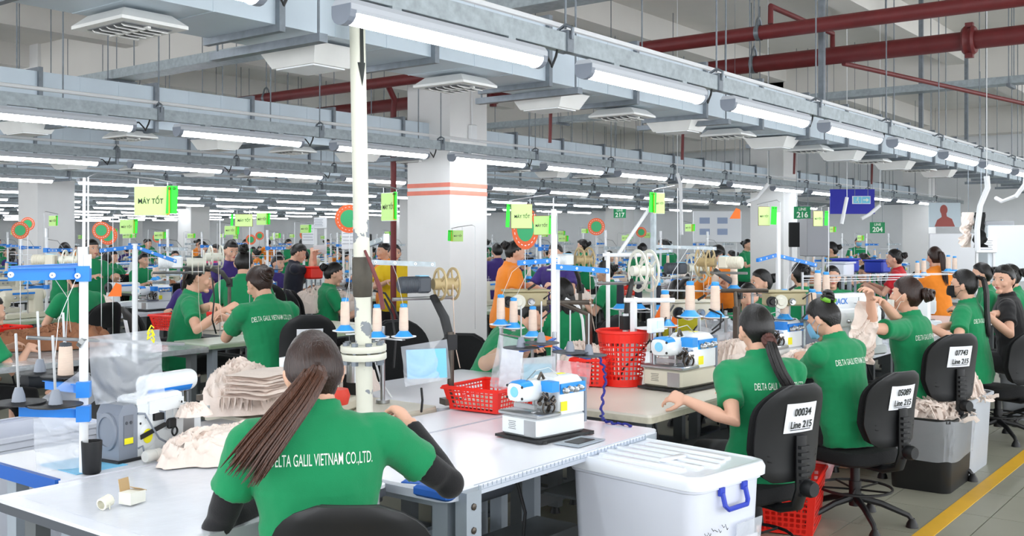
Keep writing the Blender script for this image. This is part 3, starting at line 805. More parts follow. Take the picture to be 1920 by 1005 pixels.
def overlock(label, loc, rz, body=MWHITE, base=MWHITE, accent=BLUE, lit=False, scr=False, gr='overlock sewing machines', tagy=True):
    key = ('ol', body.name, base.name, accent.name, lit, scr)
    if key in KIDS:
        o = dup(KIDS[key], loc, rz, label); o['group'] = gr; return o
    t = thing('overlock_machine', label, 'sewing machine', loc, rz, gr); KIDS[key] = t
    # origin: near corner of the base; +x along the long side, +y across
    b = MB(); b.bbox((.175, .125, .065), (.35, .25, .10), .012); part('base', b, base, t)
    b = MB(); b.box((.18, .12, .008), (.40, .30, .012)); part('oil_pan', b, BLACK, t, smooth=False)
    b = MB(); b.bbox((.075, .125, .123), (.17, .27, .018), .006); part('cloth_plate', b, STEEL, t)
    b = MB(); b.box((-.002, .05, .062), (.004, .075, .075)); part('side_cover', b, STEEL, t, smooth=False)
    b = MB()   # body column: lofted with rounded top
    def rc(x0, x1, y0, y1, z, r=.02):
        pts = []
        for cx, cy, a0 in ((x1 - r, y1 - r, 0), (x0 + r, y1 - r, 90), (x0 + r, y0 + r, 180), (x1 - r, y0 + r, 270)):
            for q in range(4):
                a = R(a0 + 30 * q); pts.append(V((cx + r * math.cos(a), cy + r * math.sin(a), z)))
        return pts
    b.rings([rc(.16, .35, .0, .2, .115), rc(.16, .35, .0, .2, .22), rc(.155, .345, .01, .195, .27), rc(.165, .335, .03, .18, .292), rc(.19, .31, .06, .16, .298)])
    part('body', b, body, t)
    b = MB()   # head reaching over the plate, nose rounded toward -x
    rg = []
    for x, s in ((-.035, .55), (-.028, .82), (-.005, .96), (.05, 1), (.17, 1.02)):
        rg.append([V((x, .125 + .062 * s * math.copysign(abs(math.cos(a)) ** .6, math.cos(a)), .232 + .052 * s * math.copysign(abs(math.sin(a)) ** .6, math.sin(a)))) for a in [2 * PI * k / 20 for k in range(20)]])
    b.rings(rg); part('head', b, body, t)
    b = MB(); b.rings([[V((x, .125 + .0635 * s * math.copysign(abs(math.cos(a)) ** .6, math.cos(a)), .232 + .0545 * s * math.copysign(abs(math.sin(a)) ** .6, math.sin(a)))) for a in [PI * .12 + PI * .76 * k / 10 for k in range(11)]] for x, s in ((-.029, .82), (-.006, .96), (.04, 1.0))], False, False); part('blue_cap', b, accent, t)
    b = MB(); b.lathe([(.001, .003), (.024, .003), (.026, 0)], (-.037, .12, .235), 16, (-1, 0, 0)); part('badge', b, BLUE_L, t)
    for y, z in ((.075, .26), (.075, .205), (.175, .205), (.175, .262)):
        b = MB(); b.lathe([(.001, .004), (.006, .004), (.007, 0)], (-.028, y, z), 8, (-1, 0, 0)); part('screw', b, BLACK, t)
    b = MB(); b.box((.25, -.003, .24), (.18, .008, .05)); b.box((.12, .03, .255), (.05, .075, .05)); part('accent_panel', b, accent, t, smooth=False)
    for k in range(4):
        b = MB(); b.lathe([(.011, 0), (.016, .006), (.011, .014), (.014, .02), (.008, .034), (.001, .036)], (.18 + k * .036, -.007, .232 + .006 * (k % 2)), 12, (0, -1, 0)); part('tension_knob', b, STEEL, t)
    b = MB(); b.box((.352, .1, .17), (.014, .2, .22)); part('pulley_cover', b, GREYM, t, smooth=False)
    b = MB()
    rnd = random.Random(3)
    for k in range(16):
        c = V((.115 + rnd.uniform(-.03, .03), .045 + rnd.uniform(-.03, .04), .15 + rnd.uniform(0, .06))); b.cyl(c, c + V((rnd.uniform(-.03, .03), rnd.uniform(-.03, .03), rnd.uniform(-.03, .03))), rnd.uniform(.004, .011), n=7)
    b.lathe([(.03, -.006), (.034, -.006), (.034, .006), (.03, .006)], (.10, .02, .155), 16, (-.4, -1, 0)); part('looper_mechanism', b, STEEL_D, t)
    b = MB(); b.box((.05, .06, .136), (.05, .012, .006)); b.cyl((.06, .08, .136), (.06, .08, .19), .005, n=6); b.cyl((.07, .09, .136), (.07, .09, .19), .003, n=6); b.box((.06, .14, .155), (.02, .14, .02)); part('presser_foot', b, STEEL, t)
    b = MB(); b.tube([(.1, .09, .285), (.12, .09, .315), (.14, .09, .285)], .008, 6); part('lift_lever', b, STEEL_D, t)
    b = MB(); b.tube([(.02, .1, .28), (.05, .06, .335), (.13, .05, .345), (.2, .05, .30)], .0022, 5); part('thread_wire', b, STEEL, t)
    if tagy:
        b = MB(); b.box((.185, -.003, .155), (.045, .003, .045)); part('warning_tag', b, YTAG, t, smooth=False)
        b = MB(); b.box((.27, .1, .2985), (.05, .03, .002)); part('top_tag', b, YTAG, t, smooth=False)
    b = MB()
    for k in range(5): b.box((-.0008, .17 - .0, .085 - .009 * k), (.0012, .05 - .006 * (k % 2), .002))
    part('printed_notes', b, INK, t, smooth=False)
    b = MB(); b.lathe([(.001, .0), (.022, 0), (.02, .01), (.001, .012)], (.36, -.02, .0), 10); b.lathe([(.001, .0), (.022, 0), (.02, .01), (.001, .012)], (.02, -.02, .0), 10); part('pan_foot', b, BLACK, t)
    if lit:
        b = MB(); b.box((.11, .0, .2), (.05, .02, .01)); part('work_light', b, LAMP_W, t, smooth=False)
    if scr:
        b = MB(); b.bbox((.05, .2, .34), (.13, .03, .08), .005); s_ = part('control_panel', b, MWHITE, t)
        b = MB(); b.box((.07, .183, .345), (.055, .003, .04)); part('screen', b, LCD, s_, smooth=False)
        b = MB(); b.cyl((.05, .21, .12), (.05, .21, .31), .012, n=8); part('panel_post', b, STEEL, t)
    return t
def lockstitch(label, loc, rz, body=MWHITE, gr='arm sewing machines', acc=BLUE, box=False):
    key = ('ls', body.name, acc.name, box)
    if key in KIDS:
        o = dup(KIDS[key], loc, rz, label); o['group'] = gr; return o
    t = thing('arm_machine', label, 'sewing machine', loc, rz, gr); KIDS[key] = t
    b = MB(); b.bbox((.23, .09, .03), (.48, .18, .06), .01); part('bed', b, body, t)
    b = MB(); b.rings([[V((x, .09 + w * math.cos(a), z + w * .0 + 0)) for a in [0]] for x, w, z in ()]) if False else None
    def sq(cx, cy, cz, w, d, k=16, ax='z'):
        r_ = []
        for i in range(k):
            a = 2 * PI * i / k; ca, sa = math.cos(a), math.sin(a)
            x = w * math.copysign(abs(ca) ** .5, ca); y = d * math.copysign(abs(sa) ** .5, sa)
            r_.append(V((cx + x, cy + y, cz)) if ax == 'z' else V((cx, cy + x, cz + y)))
        return r_
    b = MB(); b.rings([sq(.40, .09, .05, .065, .075), sq(.40, .09, .2, .06, .065), sq(.40, .09, .27, .065, .065), sq(.40, .09, .30, .055, .055)]); part('column', b, body, t)
    b = MB(); b.rings([sq(.02, .09, .235, .045, .05, ax='x'), sq(.05, .09, .235, .055, .06, ax='x'), sq(.3, .09, .24, .055, .055, ax='x'), sq(.42, .09, .24, .05, .05, ax='x')]); part('arm', b, body, t)
    b = MB(); b.rings([sq(.045, .09, .12, .03, .035), sq(.045, .09, .15, .045, .05), sq(.045, .09, .24, .045, .05)]); part('head', b, body, t)
    b = MB(); b.cyl((.04, .09, .06), (.04, .09, .13), .006, n=6); b.box((.04, .07, .065), (.03, .04, .008)); part('needle_bar', b, STEEL, t)
    b = MB(); b.lathe([(.02, 0), (.055, .005), (.06, .02), (.055, .035), (.02, .04)], (.455, .09, .24), 18, (1, 0, 0)); part('handwheel', b, BLACK if body is not CREAM else CREAM, t)
    b = MB(); b.box((.22, .03, .26), (.26, .004, .02)); b.box((.22, .15, .26), (.26, .004, .02)); part('accent_stripe', b, acc, t, smooth=False)
    for k in range(3):
        b = MB(); b.lathe([(.01, 0), (.014, .006), (.008, .02), (.001, .022)], (.12 + .06 * k, .033, .22), 10, (0, -1, 0)); part('tension_knob', b, STEEL, t)
    b = MB(); b.cyl((.3, .09, .29), (.3, .09, .36), .004, n=5); b.lathe([(.03, 0), (.03, .004), (.001, .004)], (.3, .09, .32), 10); part('bobbin_post', b, STEEL, t)
    if box:
        b = MB(); b.bbox((.24, .19, .22), (.46, .14, .32), .02); part('motor_housing', b, body, t)
        b = MB(); b.bbox((.015, .19, .22), (.04, .15, .33), .01); part('housing_end', b, GREYM, t)
    return t
def status_sign(label, top, rz=None, w=.15, h=.12, pole=-.2, tagdir=1, text=True, orange=True, gr='machine status signs', drop=None, tagw=.045, zb=.78, tags=True):
    """card hanging from a wire bracket; origin at the middle of the card's top edge, local x along the card, pole = sideways offset of the wire foot"""
    rz = math.atan2(-C_, S_) if rz is None else rz
    t = thing('status_sign', label, 'sign', top, rz, gr)
    if pole is not None:
        dn = -(V(top).z - zb); b = MB(); e = (w / 2 + .01) * (1 if pole < 0 else -1)
        b.tube([(pole, .004, dn), (pole, .004, .035), (pole * .95 + (.02 if pole < 0 else -.02), .004, .05), (e * .2, .004, .028), (e, .004, .016)], .0032, 5); b.cyl((e * .8, .004, .018), (e * .8, .004, -.012), .002, n=4); b.cyl((-e * .7, .004, .03), (-e * .7, .004, -.012), .002, n=4); part('wire_bracket', b, STEEL, t)
    b = MB(); b.box((0, 0, -h / 2), (w, .003, h)); part('card', b, LIME, t, smooth=False)
    b = MB(); b.box((0, .004, -h / 2), (w * 1.03, .002, h * 1.04)); part('backing', b, MAROON if not orange else PAPER, t, smooth=False)
    if text: 
        me = text_mesh('MÁY TỐT', .05, .0, bold=.0006); xs = [v.co.x for v in me.vertices]; k = w * .74 / (max(xs) - min(xs))
        for v in me.vertices: v.co.x *= k; v.co.y *= k * 1.25
        me.materials.append(INK); obj('lettering', me, t, mx=frame_mx((-.02 * w * tagdir, -.0026, -h * .52), (1, 0, 0), (0, 0, 1)))
    if tags:
        xa = w / 2 * tagdir
        if orange:
            b = MB(); b.box((xa + .003 * tagdir, -.012, -h * .5), (tagw * .7, .002, h * .98), rz=-.9 * tagdir); part('orange_card', b, AMBER, t, smooth=False)
        b = MB(); b.box((xa + .02 * tagdir, -.02, -h * .47), (tagw, .003, h * .98), rz=-.25 * tagdir, ry=.05); g = part('green_tag', b, GREEN_T, t, smooth=False)
        b = MB(); b.lathe([(.003, 0), (.005, .001), (.003, .002)], (xa + .012 * tagdir, -.024, -.008), 8, (0, -1, 0)); b.lathe([(.003, 0), (.005, .001), (.003, .002)], (xa + .03 * tagdir, -.027, -.008), 8, (0, -1, 0)); part('eyelet', b, INK, g)
    return t
def rack(label, base, pts, m=STEEL, armm=None, dark=False, r=.062, gr='spool racks', hub=True, pin=0, post_r=.012):
    """post standing at base carrying one dish per point; returns the thing and the cone seats"""
    t = thing('spool_rack', label, 'spool rack', base, 0, gr); bs = V(base); zs = max(p.z for p in pts)
    b = MB(); b.cyl((0, 0, 0), (0, 0, zs - bs.z + .02), post_r, n=10); b.cyl((0, 0, 0), (0, 0, .015), .035, n=12); part('post', b, m, t)
    for p in pts:
        q = V(p) - bs; b = MB(); o = V((0, 0, q.z - .012)); d = (q - V((0, 0, .012))) - o; a = math.atan2(d.y, d.x)
        b.box((o + q - V((0, 0, .012))) / 2, (d.length, .022, .006), rz=a); part('rack_arm', b, armm or m, t, smooth=False)
        b = MB(); dish(b, q - V((0, 0, .008)), r); dd = part('spool_dish', b, DARKG if dark else WHITE_P, t)
        if pin:
            b = MB(); b.lathe([(.024, .0), (.02, .03), (.012, .055), (.001, .056)], q, 10); part('dish_hub', b, GREYM, dd)
            b = MB(); b.cyl(q + V((0, 0, .05)), q + V((0, 0, .05 + pin)), .004, n=6); part('spool_pin', b, STEEL, dd)
    return t
def badge(label, loc, rz, r=.09, gr='round green and orange badges', foot=None, ey=1.0):
    t = thing('round_badge', label, 'badge', loc, rz, gr)
    b = MB(); b.lathe([(.001, -.003), (r, -.003), (r, .003), (.001, .003)], (0, 0, 0), 28, (0, 1, 0)); part('rim_disc', b, ORANGE_D, t)
    b = MB(); b.lathe([(.001, -.005), (r * .62, -.005), (r * .62, .005), (.001, .005)], (0, 0, 0), 24, (0, 1, 0)); part('centre_disc', b, GREEN_DISC, t)
    b = MB()
    for k in range(20):
        a = 2 * PI * k / 20; b.box((math.cos(a) * r * .81, -.004, math.sin(a) * r * .81), (.012, .002, .004), ry=-a + PI / 2)
    part('printed_marks', b, PAPER, t, smooth=False)
    if foot:
        b = MB(); b.cyl((0, .006, -foot), (0, .006, 0), .004, n=5); part('stem', b, STEEL, t)
    if ey != 1: t.scale = (1, 1, ey)
    return t
def crumple(w, h, sd, amp=.03, nu=44, nv=38, taper=0.0, sag=0.0, k=6):
    """hanging film in local x-z, top edge at z=0"""
    b = MB()
    def fn(u, v):
        x = (u - .5) * w * (1 - taper * v); z = -h * (1 - v)
        p = V((x * k, z * k, sd)); p += V((noise.noise(p * .7), noise.noise(p * .7 + V((5, 5, 5))), 0)) * 1.5; f = (1 - abs(noise.noise(p * 1.6)) * 2.4) + .5 * (1 - abs(noise.noise(p * 3.3)) * 2)
        a = amp * (1 - v * .7)
        return V((x + a * .5 * noise.noise(p * 1.7), a * f + a * noise.noise(p * .5 + V((4, 4, 0))), z - sag * (2 * u - 1) ** 2 * (1 - v)))
    b.grid(fn, nu, nv); return b
def puff_bag(w, d, h, sd, amp=.03, n=36, open_top=True):
    b = MB()
    def fn(u, v):
        a = 2 * PI * u
        s = (math.sin(PI * (.12 + .8 * v)) ** .5) * (1 - .25 * v)
        p = V((math.cos(a) * 1.6, math.sin(a) * 1.6, v * 2.2 + sd)); f = (1 - abs(noise.noise(p * 1.3)) * 2) * amp + noise.noise(p * 3.1) * amp * .5
        return V(((w / 2 * s + f) * math.cos(a), (d / 2 * s + f) * math.sin(a), h * v + f * .4))
    b.grid(fn, n, 20, True); return b

# ------------------------------------------------------------ people
SKIN = mat('skin', (.88, .69, .59), .55, 0, 12, .05, spec=.35)
SKIN_D = mat('skin_tan', (.78, .58, .47), .55, 0, 12, .06, spec=.35)
LIPS = mat('lips', (.74, .40, .38), .45)
EYEW = mat('eye_white', (.93, .92, .90), .3)
EYEB = mat('eye_iris', (.08, .05, .04), .2)
HAIRK = mat('hair_black', (.075, .062, .06), .38, 0, 60, .35, .35, stretch=(3, 3, .25))
HAIRB = mat('hair_brown', (.20, .115, .085), .36, 0, 60, .45, .4, stretch=(3, 3, .25))
HAIRT = mat('hair_brown_tips', (.33, .20, .14), .38, 0, 60, .45, .4, stretch=(3, 3, .25))
def cloth(name, c): return mat(name, c, .88, 0, 7, .06, .15, 260, sheen=.15)
SH_G = cloth('polo_green', (.02, .54, .33)); SH_O = cloth('polo_orange', (.98, .56, .14)); SH_P = cloth('polo_purple', (.23, .16, .46))
SH_Y = cloth('polo_yellow', (.95, .80, .12)); SH_N = cloth('polo_navy', (.11, .12, .18)); SH_K = cloth('tee_black', (.05, .05, .065))
SH_R = cloth('polo_red', (.80, .10, .16)); SH_PK = cloth('top_pink', (.92, .20, .48)); SH_OL = cloth('shirt_olive', (.38, .48, .22)); SH_M = cloth('shirt_mustard', (.74, .70, .08))
SH_C = mat('shirt_camouflage', (.44, .46, .30), .9, 0, 9, col2=(.25, .28, .16))
TROUS = cloth('trousers_black', (.06, .06, .075)); SLV_B = cloth('sleeve_beige', (.80, .66, .56)); TROUS_N = cloth('trousers_navy', (.13, .15, .24))
MASKB = mat('mask_blue', (.50, .74, .90), .8); MASKW = mat('mask_white', (.92, .93, .90), .8); MASKK = mat('mask_black', (.07, .07, .08), .8)
PRINT = mat('print_white', (.90, .95, .90), .8)
SCRUNCH = mat('scrunchie_brown', (.36, .20, .17), .6, 0, 60, .5, .5)
CLIPG = mat('clip_green', (.45, .72, .20), .35)

def fuse(mb, name, m, vox, it=5, fn=None):
    me = bpy.data.meshes.new(name); me.from_pydata([tuple(p) for p in mb.v], [], mb.f)
    o = bpy.data.objects.new('tmp', me)
    r = o.modifiers.new('r', 'REMESH'); r.mode = 'VOXEL'; r.voxel_size = vox; r.use_smooth_shade = True
    s = o.modifiers.new('s', 'SMOOTH'); s.factor = .5; s.iterations = it
    out = evaluated_mesh(o); bpy.data.meshes.remove(me)
    out.name = name; out.materials.clear(); out.materials.append(m)
    if fn:
        nn = [v.normal.copy() for v in out.vertices]
        for v, n in zip(out.vertices, nn): v.co = fn(v.co, n)
    out.shade_smooth()
    return out
def head_pt(d, k=0.0):
    x, y, z = d
    px, py, pz = .0735 * x, .094 * y, .112 * z
    if z < -.1:
        t = (-z - .1) / .9
        px *= 1 - .38 * t
        if y < 0: py *= 1 - .45 * t
        else: py = py * (1 - .10 * t) + .012 * t
    if y > .3: py -= .008 * (y - .3) * (1 - abs(z))
    if z > .2 and y < 0: py *= 1.03
    p = V((px, py, pz))
    return p + p.normalized() * k
def sstep(t): t = max(0.0, min(1.0, t)); return t * t * (3 - 2 * t)
def lerp_tab(tab, x):
    for (x0, y0), (x1, y1) in zip(tab, tab[1:]):
        if x <= x1: return y0 + (y1 - y0) * max(0, (x - x0)) / (x1 - x0)
    return tab[-1][1]
HL = [(-1, -.80), (-.6, -.75), (-.3, -.25), (-.12, -.02), (.12, -.02), (.22, .16), (.45, .46), (1, .56)]
HL_S = [(-1, -.62), (-.6, -.6), (-.3, -.2), (.15, .1), (.45, .42), (1, .5)]
def hair_cap(m, thick=.014, sd=0, line=HL, nu=40, nv=28, fringe=0.0):
    b = MB()
    def fn(u, v):
        a = 2 * PI * u; ph = PI * (.02 + .93 * (1 - v)) 
        d = V((math.sin(ph) * math.sin(a), math.sin(ph) * math.cos(a), math.cos(ph)))
        zm = lerp_tab(line, d.y)
        if fringe and d.y > .2 : zm -= fringe * (.6 + .4 * noise.noise(V((d.x * 9, sd, 1))))
        zm += .03 * noise.noise(V((d.x * 6, d.y * 6, sd)))
        c = sstep((d.z - zm) / .13 + .5)
        st = noise.noise(V((math.atan2(d.x, -d.z + 1.2) * 14, d.y * 2.0, sd))) * .0022
        return head_pt(d, -.014 + (.014 + thick * (.75 + .25 * max(0, d.z)) + st) * c)
    b.grid(fn, nu, nv, True)
    return b
def strands(b, path, w0, w1, n, rnd, r=.0035, sg=9, flare=1.0, gather=.012):
    # a tail of n strands following path; spread w0 at the root, w1 at the end
    path = [V(p) for p in path]
    L = len(path) - 1
    for i in range(n):
        a, q = rnd.uniform(0, 2 * PI), math.sqrt(rnd.random()); ln = rnd.uniform(.82, 1.0); pts = []; rad = []
        wob = rnd.uniform(-1, 1)
        for j in range(sg + 1):
            s = j / sg * ln; k = min(int(s * L), L - 1); f = s * L - k
            p = path[k].lerp(path[k + 1], f); t = (path[k + 1] - path[k]).normalized()
            e1 = t.orthogonal().normalized() if abs(t.x) > .95 else (V((1, 0, 0)) - t * t.x).normalized(); e2 = t.cross(e1)
            sw = gather + (w0 - gather) * sstep(s * 5) + (w1 - w0) * s
            pts.append(p + e1 * math.cos(a + wob * .25 * s) * q * sw + e2 * math.sin(a + wob * .25 * s) * q * sw * .55)
            rad.append(r * (1.5 if 0 < j < sg * .6 else (1.1 if j < sg else .25)))
        b.tube(pts, rad, 5, True, flat=1.0)
def hand_into(b, wrist, fdir, pnorm, side, s=1.0, curl=.5, spread=.022, thumb_out=1.0):
    """palm, four fingers and thumb; fdir points along the fingers, pnorm out of the palm; side=+1 when the thumb lies toward fdir x pnorm"""
    f = V(fdir).normalized(); n = V(pnorm); n = (n - f * n.dot(f)).normalized(); e = f.cross(n) * side
    wpt = V(wrist)
    def P(x, y, z): return wpt + (e * x + f * y + n * z) * s
    secs = [(0, .024, .016), (.02, .030, .016), (.05, .040, .014), (.078, .042, .013), (.088, .036, .010)]
    b.rings([[P(w_ * math.cos(q), y, h_ * math.sin(q)) for q in [2 * PI * k / 12 for k in range(12)]] for y, w_, h_ in secs])
    for i, (ln, r) in enumerate(((.070, .0088), (.078, .009), (.073, .0088), (.057, .0078))):
        x = (1.5 - i) * spread; p = V((x, .078 - abs(i - 1.2) * .004, 0)); a = .12 + .05 * i; pts = [P(x * .9, .06, 0), P(p.x, p.y, p.z)]; sp = (1.5 - i) * .07
        for sg in (.42, .33, .25):
            a += curl * (.75 + .06 * i); p = p + V((math.sin(sp), math.cos(a), math.sin(a))) * ln * sg; pts.append(P(*p))
        b.tube(pts, [r * 1.05 * s, r * 1.02 * s, r * s, r * .9 * s, r * .72 * s], 7)
    p = V((.022, .02, .006)); pts = [P(*p)]
    for dx, dy, dz, ln in ((.75, .5, .35, .03), (.55, .75, .4, .03), (.15, .9, .45, .025)):
        p = p + V((dx * thumb_out, dy, dz)).normalized() * ln; pts.append(P(*p))
    b.tube(pts, [.014 * s, .0125 * s, .0105 * s, .0075 * s], 7)
def ik(a, t, l1, l2, pole):
    d = t - a; L = min(d.length, (l1 + l2) * .985); L = max(L, abs(l1 - l2) * 1.1); dn = d.normalized()
    x = (l1 * l1 - l2 * l2 + L * L) / (2 * L); h = math.sqrt(max(0, l1 * l1 - x * x))
    p = V(pole); p = (p - dn * p.dot(dn)).normalized()
    return a + dn * x + p * h, a + dn * L
def person(label, loc, yaw, hz=.52, lean=8, side=0, head=(0, 0, 0), hands=None, poles=None, shirt=SH_G, hair='bun', hairm=HAIRK, skin=SKIN, mask=None, vox=.012, s=1.0,
           text=False, stand=False, trousers=TROUS, curl=.6, sleeves=None, twist=0, tail=None, group='seated sewing workers', girth=1.0, fringe=0.0, feat=True, palm=None, hand_w=None, collar=True, txt_off=0.0, rndseed=1, sleeve_len=.62, thick=.014, legs=True, elbow_w=None, tailw=.032, tailm=None, broad=1.06, txt_q=.365, nk=0.0, elbow_abs=None):
    t = thing('person', label, 'person', loc, yaw, group)
    mw = Matrix.Translation(V(loc)) @ Matrix.Rotation(yaw, 4, 'Z'); mi = mw.inverted()
    rnd = random.Random(rndseed)
    # spine
    def ang(q): return R(lean) * (.45 + .55 * min(1, max(0, q / .5)))
    N = 26; cs = [V((0, 0, hz))]
    for i in range(N): a = ang(i / N * .56); cs.append(cs[-1] + V((math.sin(R(side)) * .0 + R(side) * 1.0, math.sin(a), math.cos(a))).normalized() * (.56 / N) * s)
    def S(q, x=0, y=0):
        if q < 0: c = cs[0] + V((0, 0, q * s)); a = ang(0) * .3
        else:
            k = min(int(q / .56 * N), N - 1); c = cs[k].lerp(cs[k + 1], q / .56 * N - k); a = ang(q)
        tw = R(twist) * min(1, max(0, q / .45)); nx = V((math.cos(tw), math.sin(tw), 0)); ny = V((-math.sin(tw), math.cos(tw), 0)); ny = ny * math.cos(a) - V((0, 0, math.sin(a)))
        return c + nx * x * s + ny * y * s
    TS = [(-.09, .160, .115, -.01), (-.02, .178, .130, 0), (.05, .172, .122, 0), (.13, .148, .108, 0), (.21, .140, .102, .003), (.30, .152, .110, .010), (.37, .165, .108, .010), (.425, .172, .092, .004), (.46, .160, .078, -.002), (.485, .115, .064, -.004), (.505, .07, .056, -.002)]
    def torso(b, k, q0=-1, q1=1, n=22):
        rg = []
        for q, w_, d_, yo in TS:
            if q0 <= q <= q1:
                gg = girth if q < .4 else 1
                rg.append([S(q, (w_ * (gg if q < .4 else 1) * (1 + (broad - 1) * min(1, max(.25, q / .36))) + k) * math.copysign(abs(math.cos(a)) ** .86, math.cos(a)), yo + (d_ * gg + k) * math.sin(a)) for a in [2 * PI * j / n for j in range(n)]])
        b.rings(rg)
    nb = S(.50, 0, -.004)
    rh = Matrix.Rotation(R(head[0]), 3, 'Z') @ Matrix.Rotation(R(head[2]), 3, 'Y') @ Matrix.Rotation(R(head[1]), 3, 'X')
    hc = nb + V((0, math.sin(ang(.5)), math.cos(ang(.5)))) * (.052 + nk) * s + rh @ V((0, .022, .086)) * s
    hm = Matrix.Translation(hc) @ rh.to_4x4() @ Matrix.Diagonal((s, s, s, 1))
    b = MB(); torso(b, -.012)
    b.tube([S(.46, 0, -.01), nb + V((0, 0, .02)), hm @ V((0, -.022, -.06)), hm @ V((0, -.01, 0))], [.062 * s, .052 * s, .050 * s, .05 * s], 14)
    # head
    b.m = hm
    b.grid(lambda u, v: head_pt(V((math.sin(PI * v) * math.sin(2 * PI * u), math.sin(PI * v) * math.cos(2 * PI * u), -math.cos(PI * v)))), 32, 24, True)
    if feat:
        b.rings([[V((sx * w_, y, z)) for sx, y, z in ((-1, y0, z0), (1, y0, z0), (.45, y1, z1), (-.45, y1, z1))] for w_, y0, z0, y1, z1 in ((.008, .080, .012, .092, .012), (.012, .080, -.015, .106, -.016), (.017, .080, -.034, .112, -.034), (.013, .080, -.042, .100, -.040))])
        b.ell((0, .086, -.058), (.024, .010, .011), 12, 6); b.ell((0, .070, -.093), (.028, .022, .018), 12, 6)
        for sx in (-1, 1):
            b.ell((sx * .042, .062, -.030), (.022, .020, .022), 10, 6); b.ell((sx * .030, .080, .024), (.018, .010, .007), 10, 5)
    for sx in (-1, 1): b.ell((sx * .0795, -.008, -.010), (.009, .019, .031), 10, 8, Euler((0, sx * .25, sx * -.35)).to_matrix())
    b.m = Matrix.Identity(4)
    # arms
    arms = []
    l1, l2 = .275 * s, .235 * s
    defh = [V((-.16, .36, hz + .30)), V((.16, .36, hz + .30))]
    for i, sx in enumerate((-1, 1)):
        A = S(.425, sx * .168 * broad, -.004)
        T = (mi @ V(hand_w[i])) if hand_w and hand_w[i] is not None else (V(hands[i]) if hands else defh[i] * 1)
        pole = V(poles[i]) if poles else V((sx * .6, -.25, -.8))
        if elbow_w and elbow_w[i] is not None: pole = (mi @ V(elbow_w[i])) - (A + T) / 2
        E, W = ik(A, T, l1, l2, pole)
        arms.append((A, E, W))
        b.tube([S(.43, sx * .12 * broad, -.002), A, A.lerp(E, .5), E, E.lerp(W, .35), W, W + (W - E).normalized() * .02], [.036 * s, .044 * s, .041 * s, .036 * s, .036 * s, .0245 * s, .024 * s], 12)
        fd = (W - E).normalized(); pn = V(palm[i]) if palm else V((-sx * .5, .15, -.8))
        hand_into(b, W + fd * .008, fd + V((0, .1, -.12 if not palm else 0)), pn, 1 if sx * -1 > 0 else -1, s, curl)
    if legs:
        for sx in (-1, 1):
            hp = S(0, sx * .085, 0)
            if stand: kn, an = V((sx * .09, .02, hz * .52)), V((sx * .09, -.02, .07))
            else: kn, an = V((sx * .12, .42 * s, hz * .96)), V((sx * .13, .40, .07))
            ft = an + V((0, .16, -.045)); b.tube([S(.02, sx * .07, 0), kn, an], [.06, .045, .036], 10)
            b.tube([an + V((0, 0, .05)), an, an + V((0, .05, -.03)), ft], [.035, .04, .036, .028], 10, flat=1.0)
    me = fuse(b, 'body', skin, vox if vox < .009 else max(vox * .8, .008), 3)
    part('body', me, skin, t)
    # shirt
    b = MB(); torso(b, .013, -.1, .52)
    for (A, E, W), sx in zip(arms, (-1, 1)):
        b.ell(A.lerp(E, .04), (.066 * s,) * 3, 14, 10); e = A.lerp(E, sleeve_len); b.tube([S(.44, sx * .10, -.003), S(.435, sx * .15 * broad, -.003), A.lerp(E, .15), A.lerp(E, sleeve_len * .6), e], [.058 * s, .066 * s, .064 * s, .060 * s, .064 * s], 14)
    if collar: b.lathe([(.056 * s, -.02), (.072 * s, -.012), (.066 * s, .03), (.058 * s, .032), (.05 * s, -.02)], nb + V((0, .0, .008)), 20, V((0, math.sin(ang(.5)) + .1, math.cos(ang(.5)))), cap=True)
    def wr(p, n):
        q = V((p.x * 5, p.y * 5, p.z * 9)); f = 1 - abs(noise.noise(q + V((rndseed, 0, 0)))) * 2.4
        lo = 1.0 if p.z < hz + .3 else .45
        return p + n * (f * .0055 * lo + .003 * noise.noise(p * 24))
    ms = fuse(b, 'shirt', shirt, max(vox, .007), 5, wr)
    so = part('shirt', ms, shirt, t)
    if text:
        bvh = BVHTree.FromPolygons([v.co for v in ms.vertices], [tuple(p.vertices) for p in ms.polygons])
        tm = text_mesh('DELTA GALIL VIETNAM CO.,LTD.', .046, .0, bold=.0001)
        xs = [v.co.x for v in tm.vertices]; k = .285 / (max(xs) - min(xs))
        for v in tm.vertices:
            x = v.co.x * k; q = txt_q + v.co.y
            o = S(q, x + txt_off, -.4); d = (S(q, x + txt_off, 0) - o).normalized(); h = bvh.ray_cast(o, d)
            v.co = (h[0] - d * .0035) if h[0] is not None else S(q, x + txt_off, -.13)
        tm.materials.append(PRINT); obj('lettering', tm, so)
    if sleeves:
        for A, E, W in arms:
          b = MB(); b.ell(E, (.047 * s,) * 3, 14, 10); b.tube([A.lerp(E, .5), A.lerp(E, .8), E, E.lerp(W, .35), W], [.049 * s, .046 * s, .0425 * s, .042 * s, .031 * s], 14)
          part('arm_sleeve', fuse(b, 'arm_sleeve', sleeves, max(vox, .007), 3), sleeves, t)
    # trousers
    if legs:
        b = MB(); torso(b, .006, -.1, .06)
        for sx in (-1, 1):
            hp = S(-.02, sx * .085, 0)
            if stand: pts = [hp, V((sx * .09, .02, hz * .52)), V((sx * .09, -.02, .09))]; rr_ = [.098, .07, .062]
            else: pts = [S(-.03, sx * .08, 0), V((sx * .10, .2, hz - .01)), V((sx * .12, .42 * s, hz * .96)), V((sx * .125, .44, hz * .6)), V((sx * .13, .40, .12))]; rr_ = [.10, .09, .072, .062, .06]
            b.tube(pts, rr_, 14)
        part('trousers', fuse(b, 'trousers', trousers, max(vox, .012), 3), trousers, t)
    # hair
    line = HL_S if hair == 'short' else HL
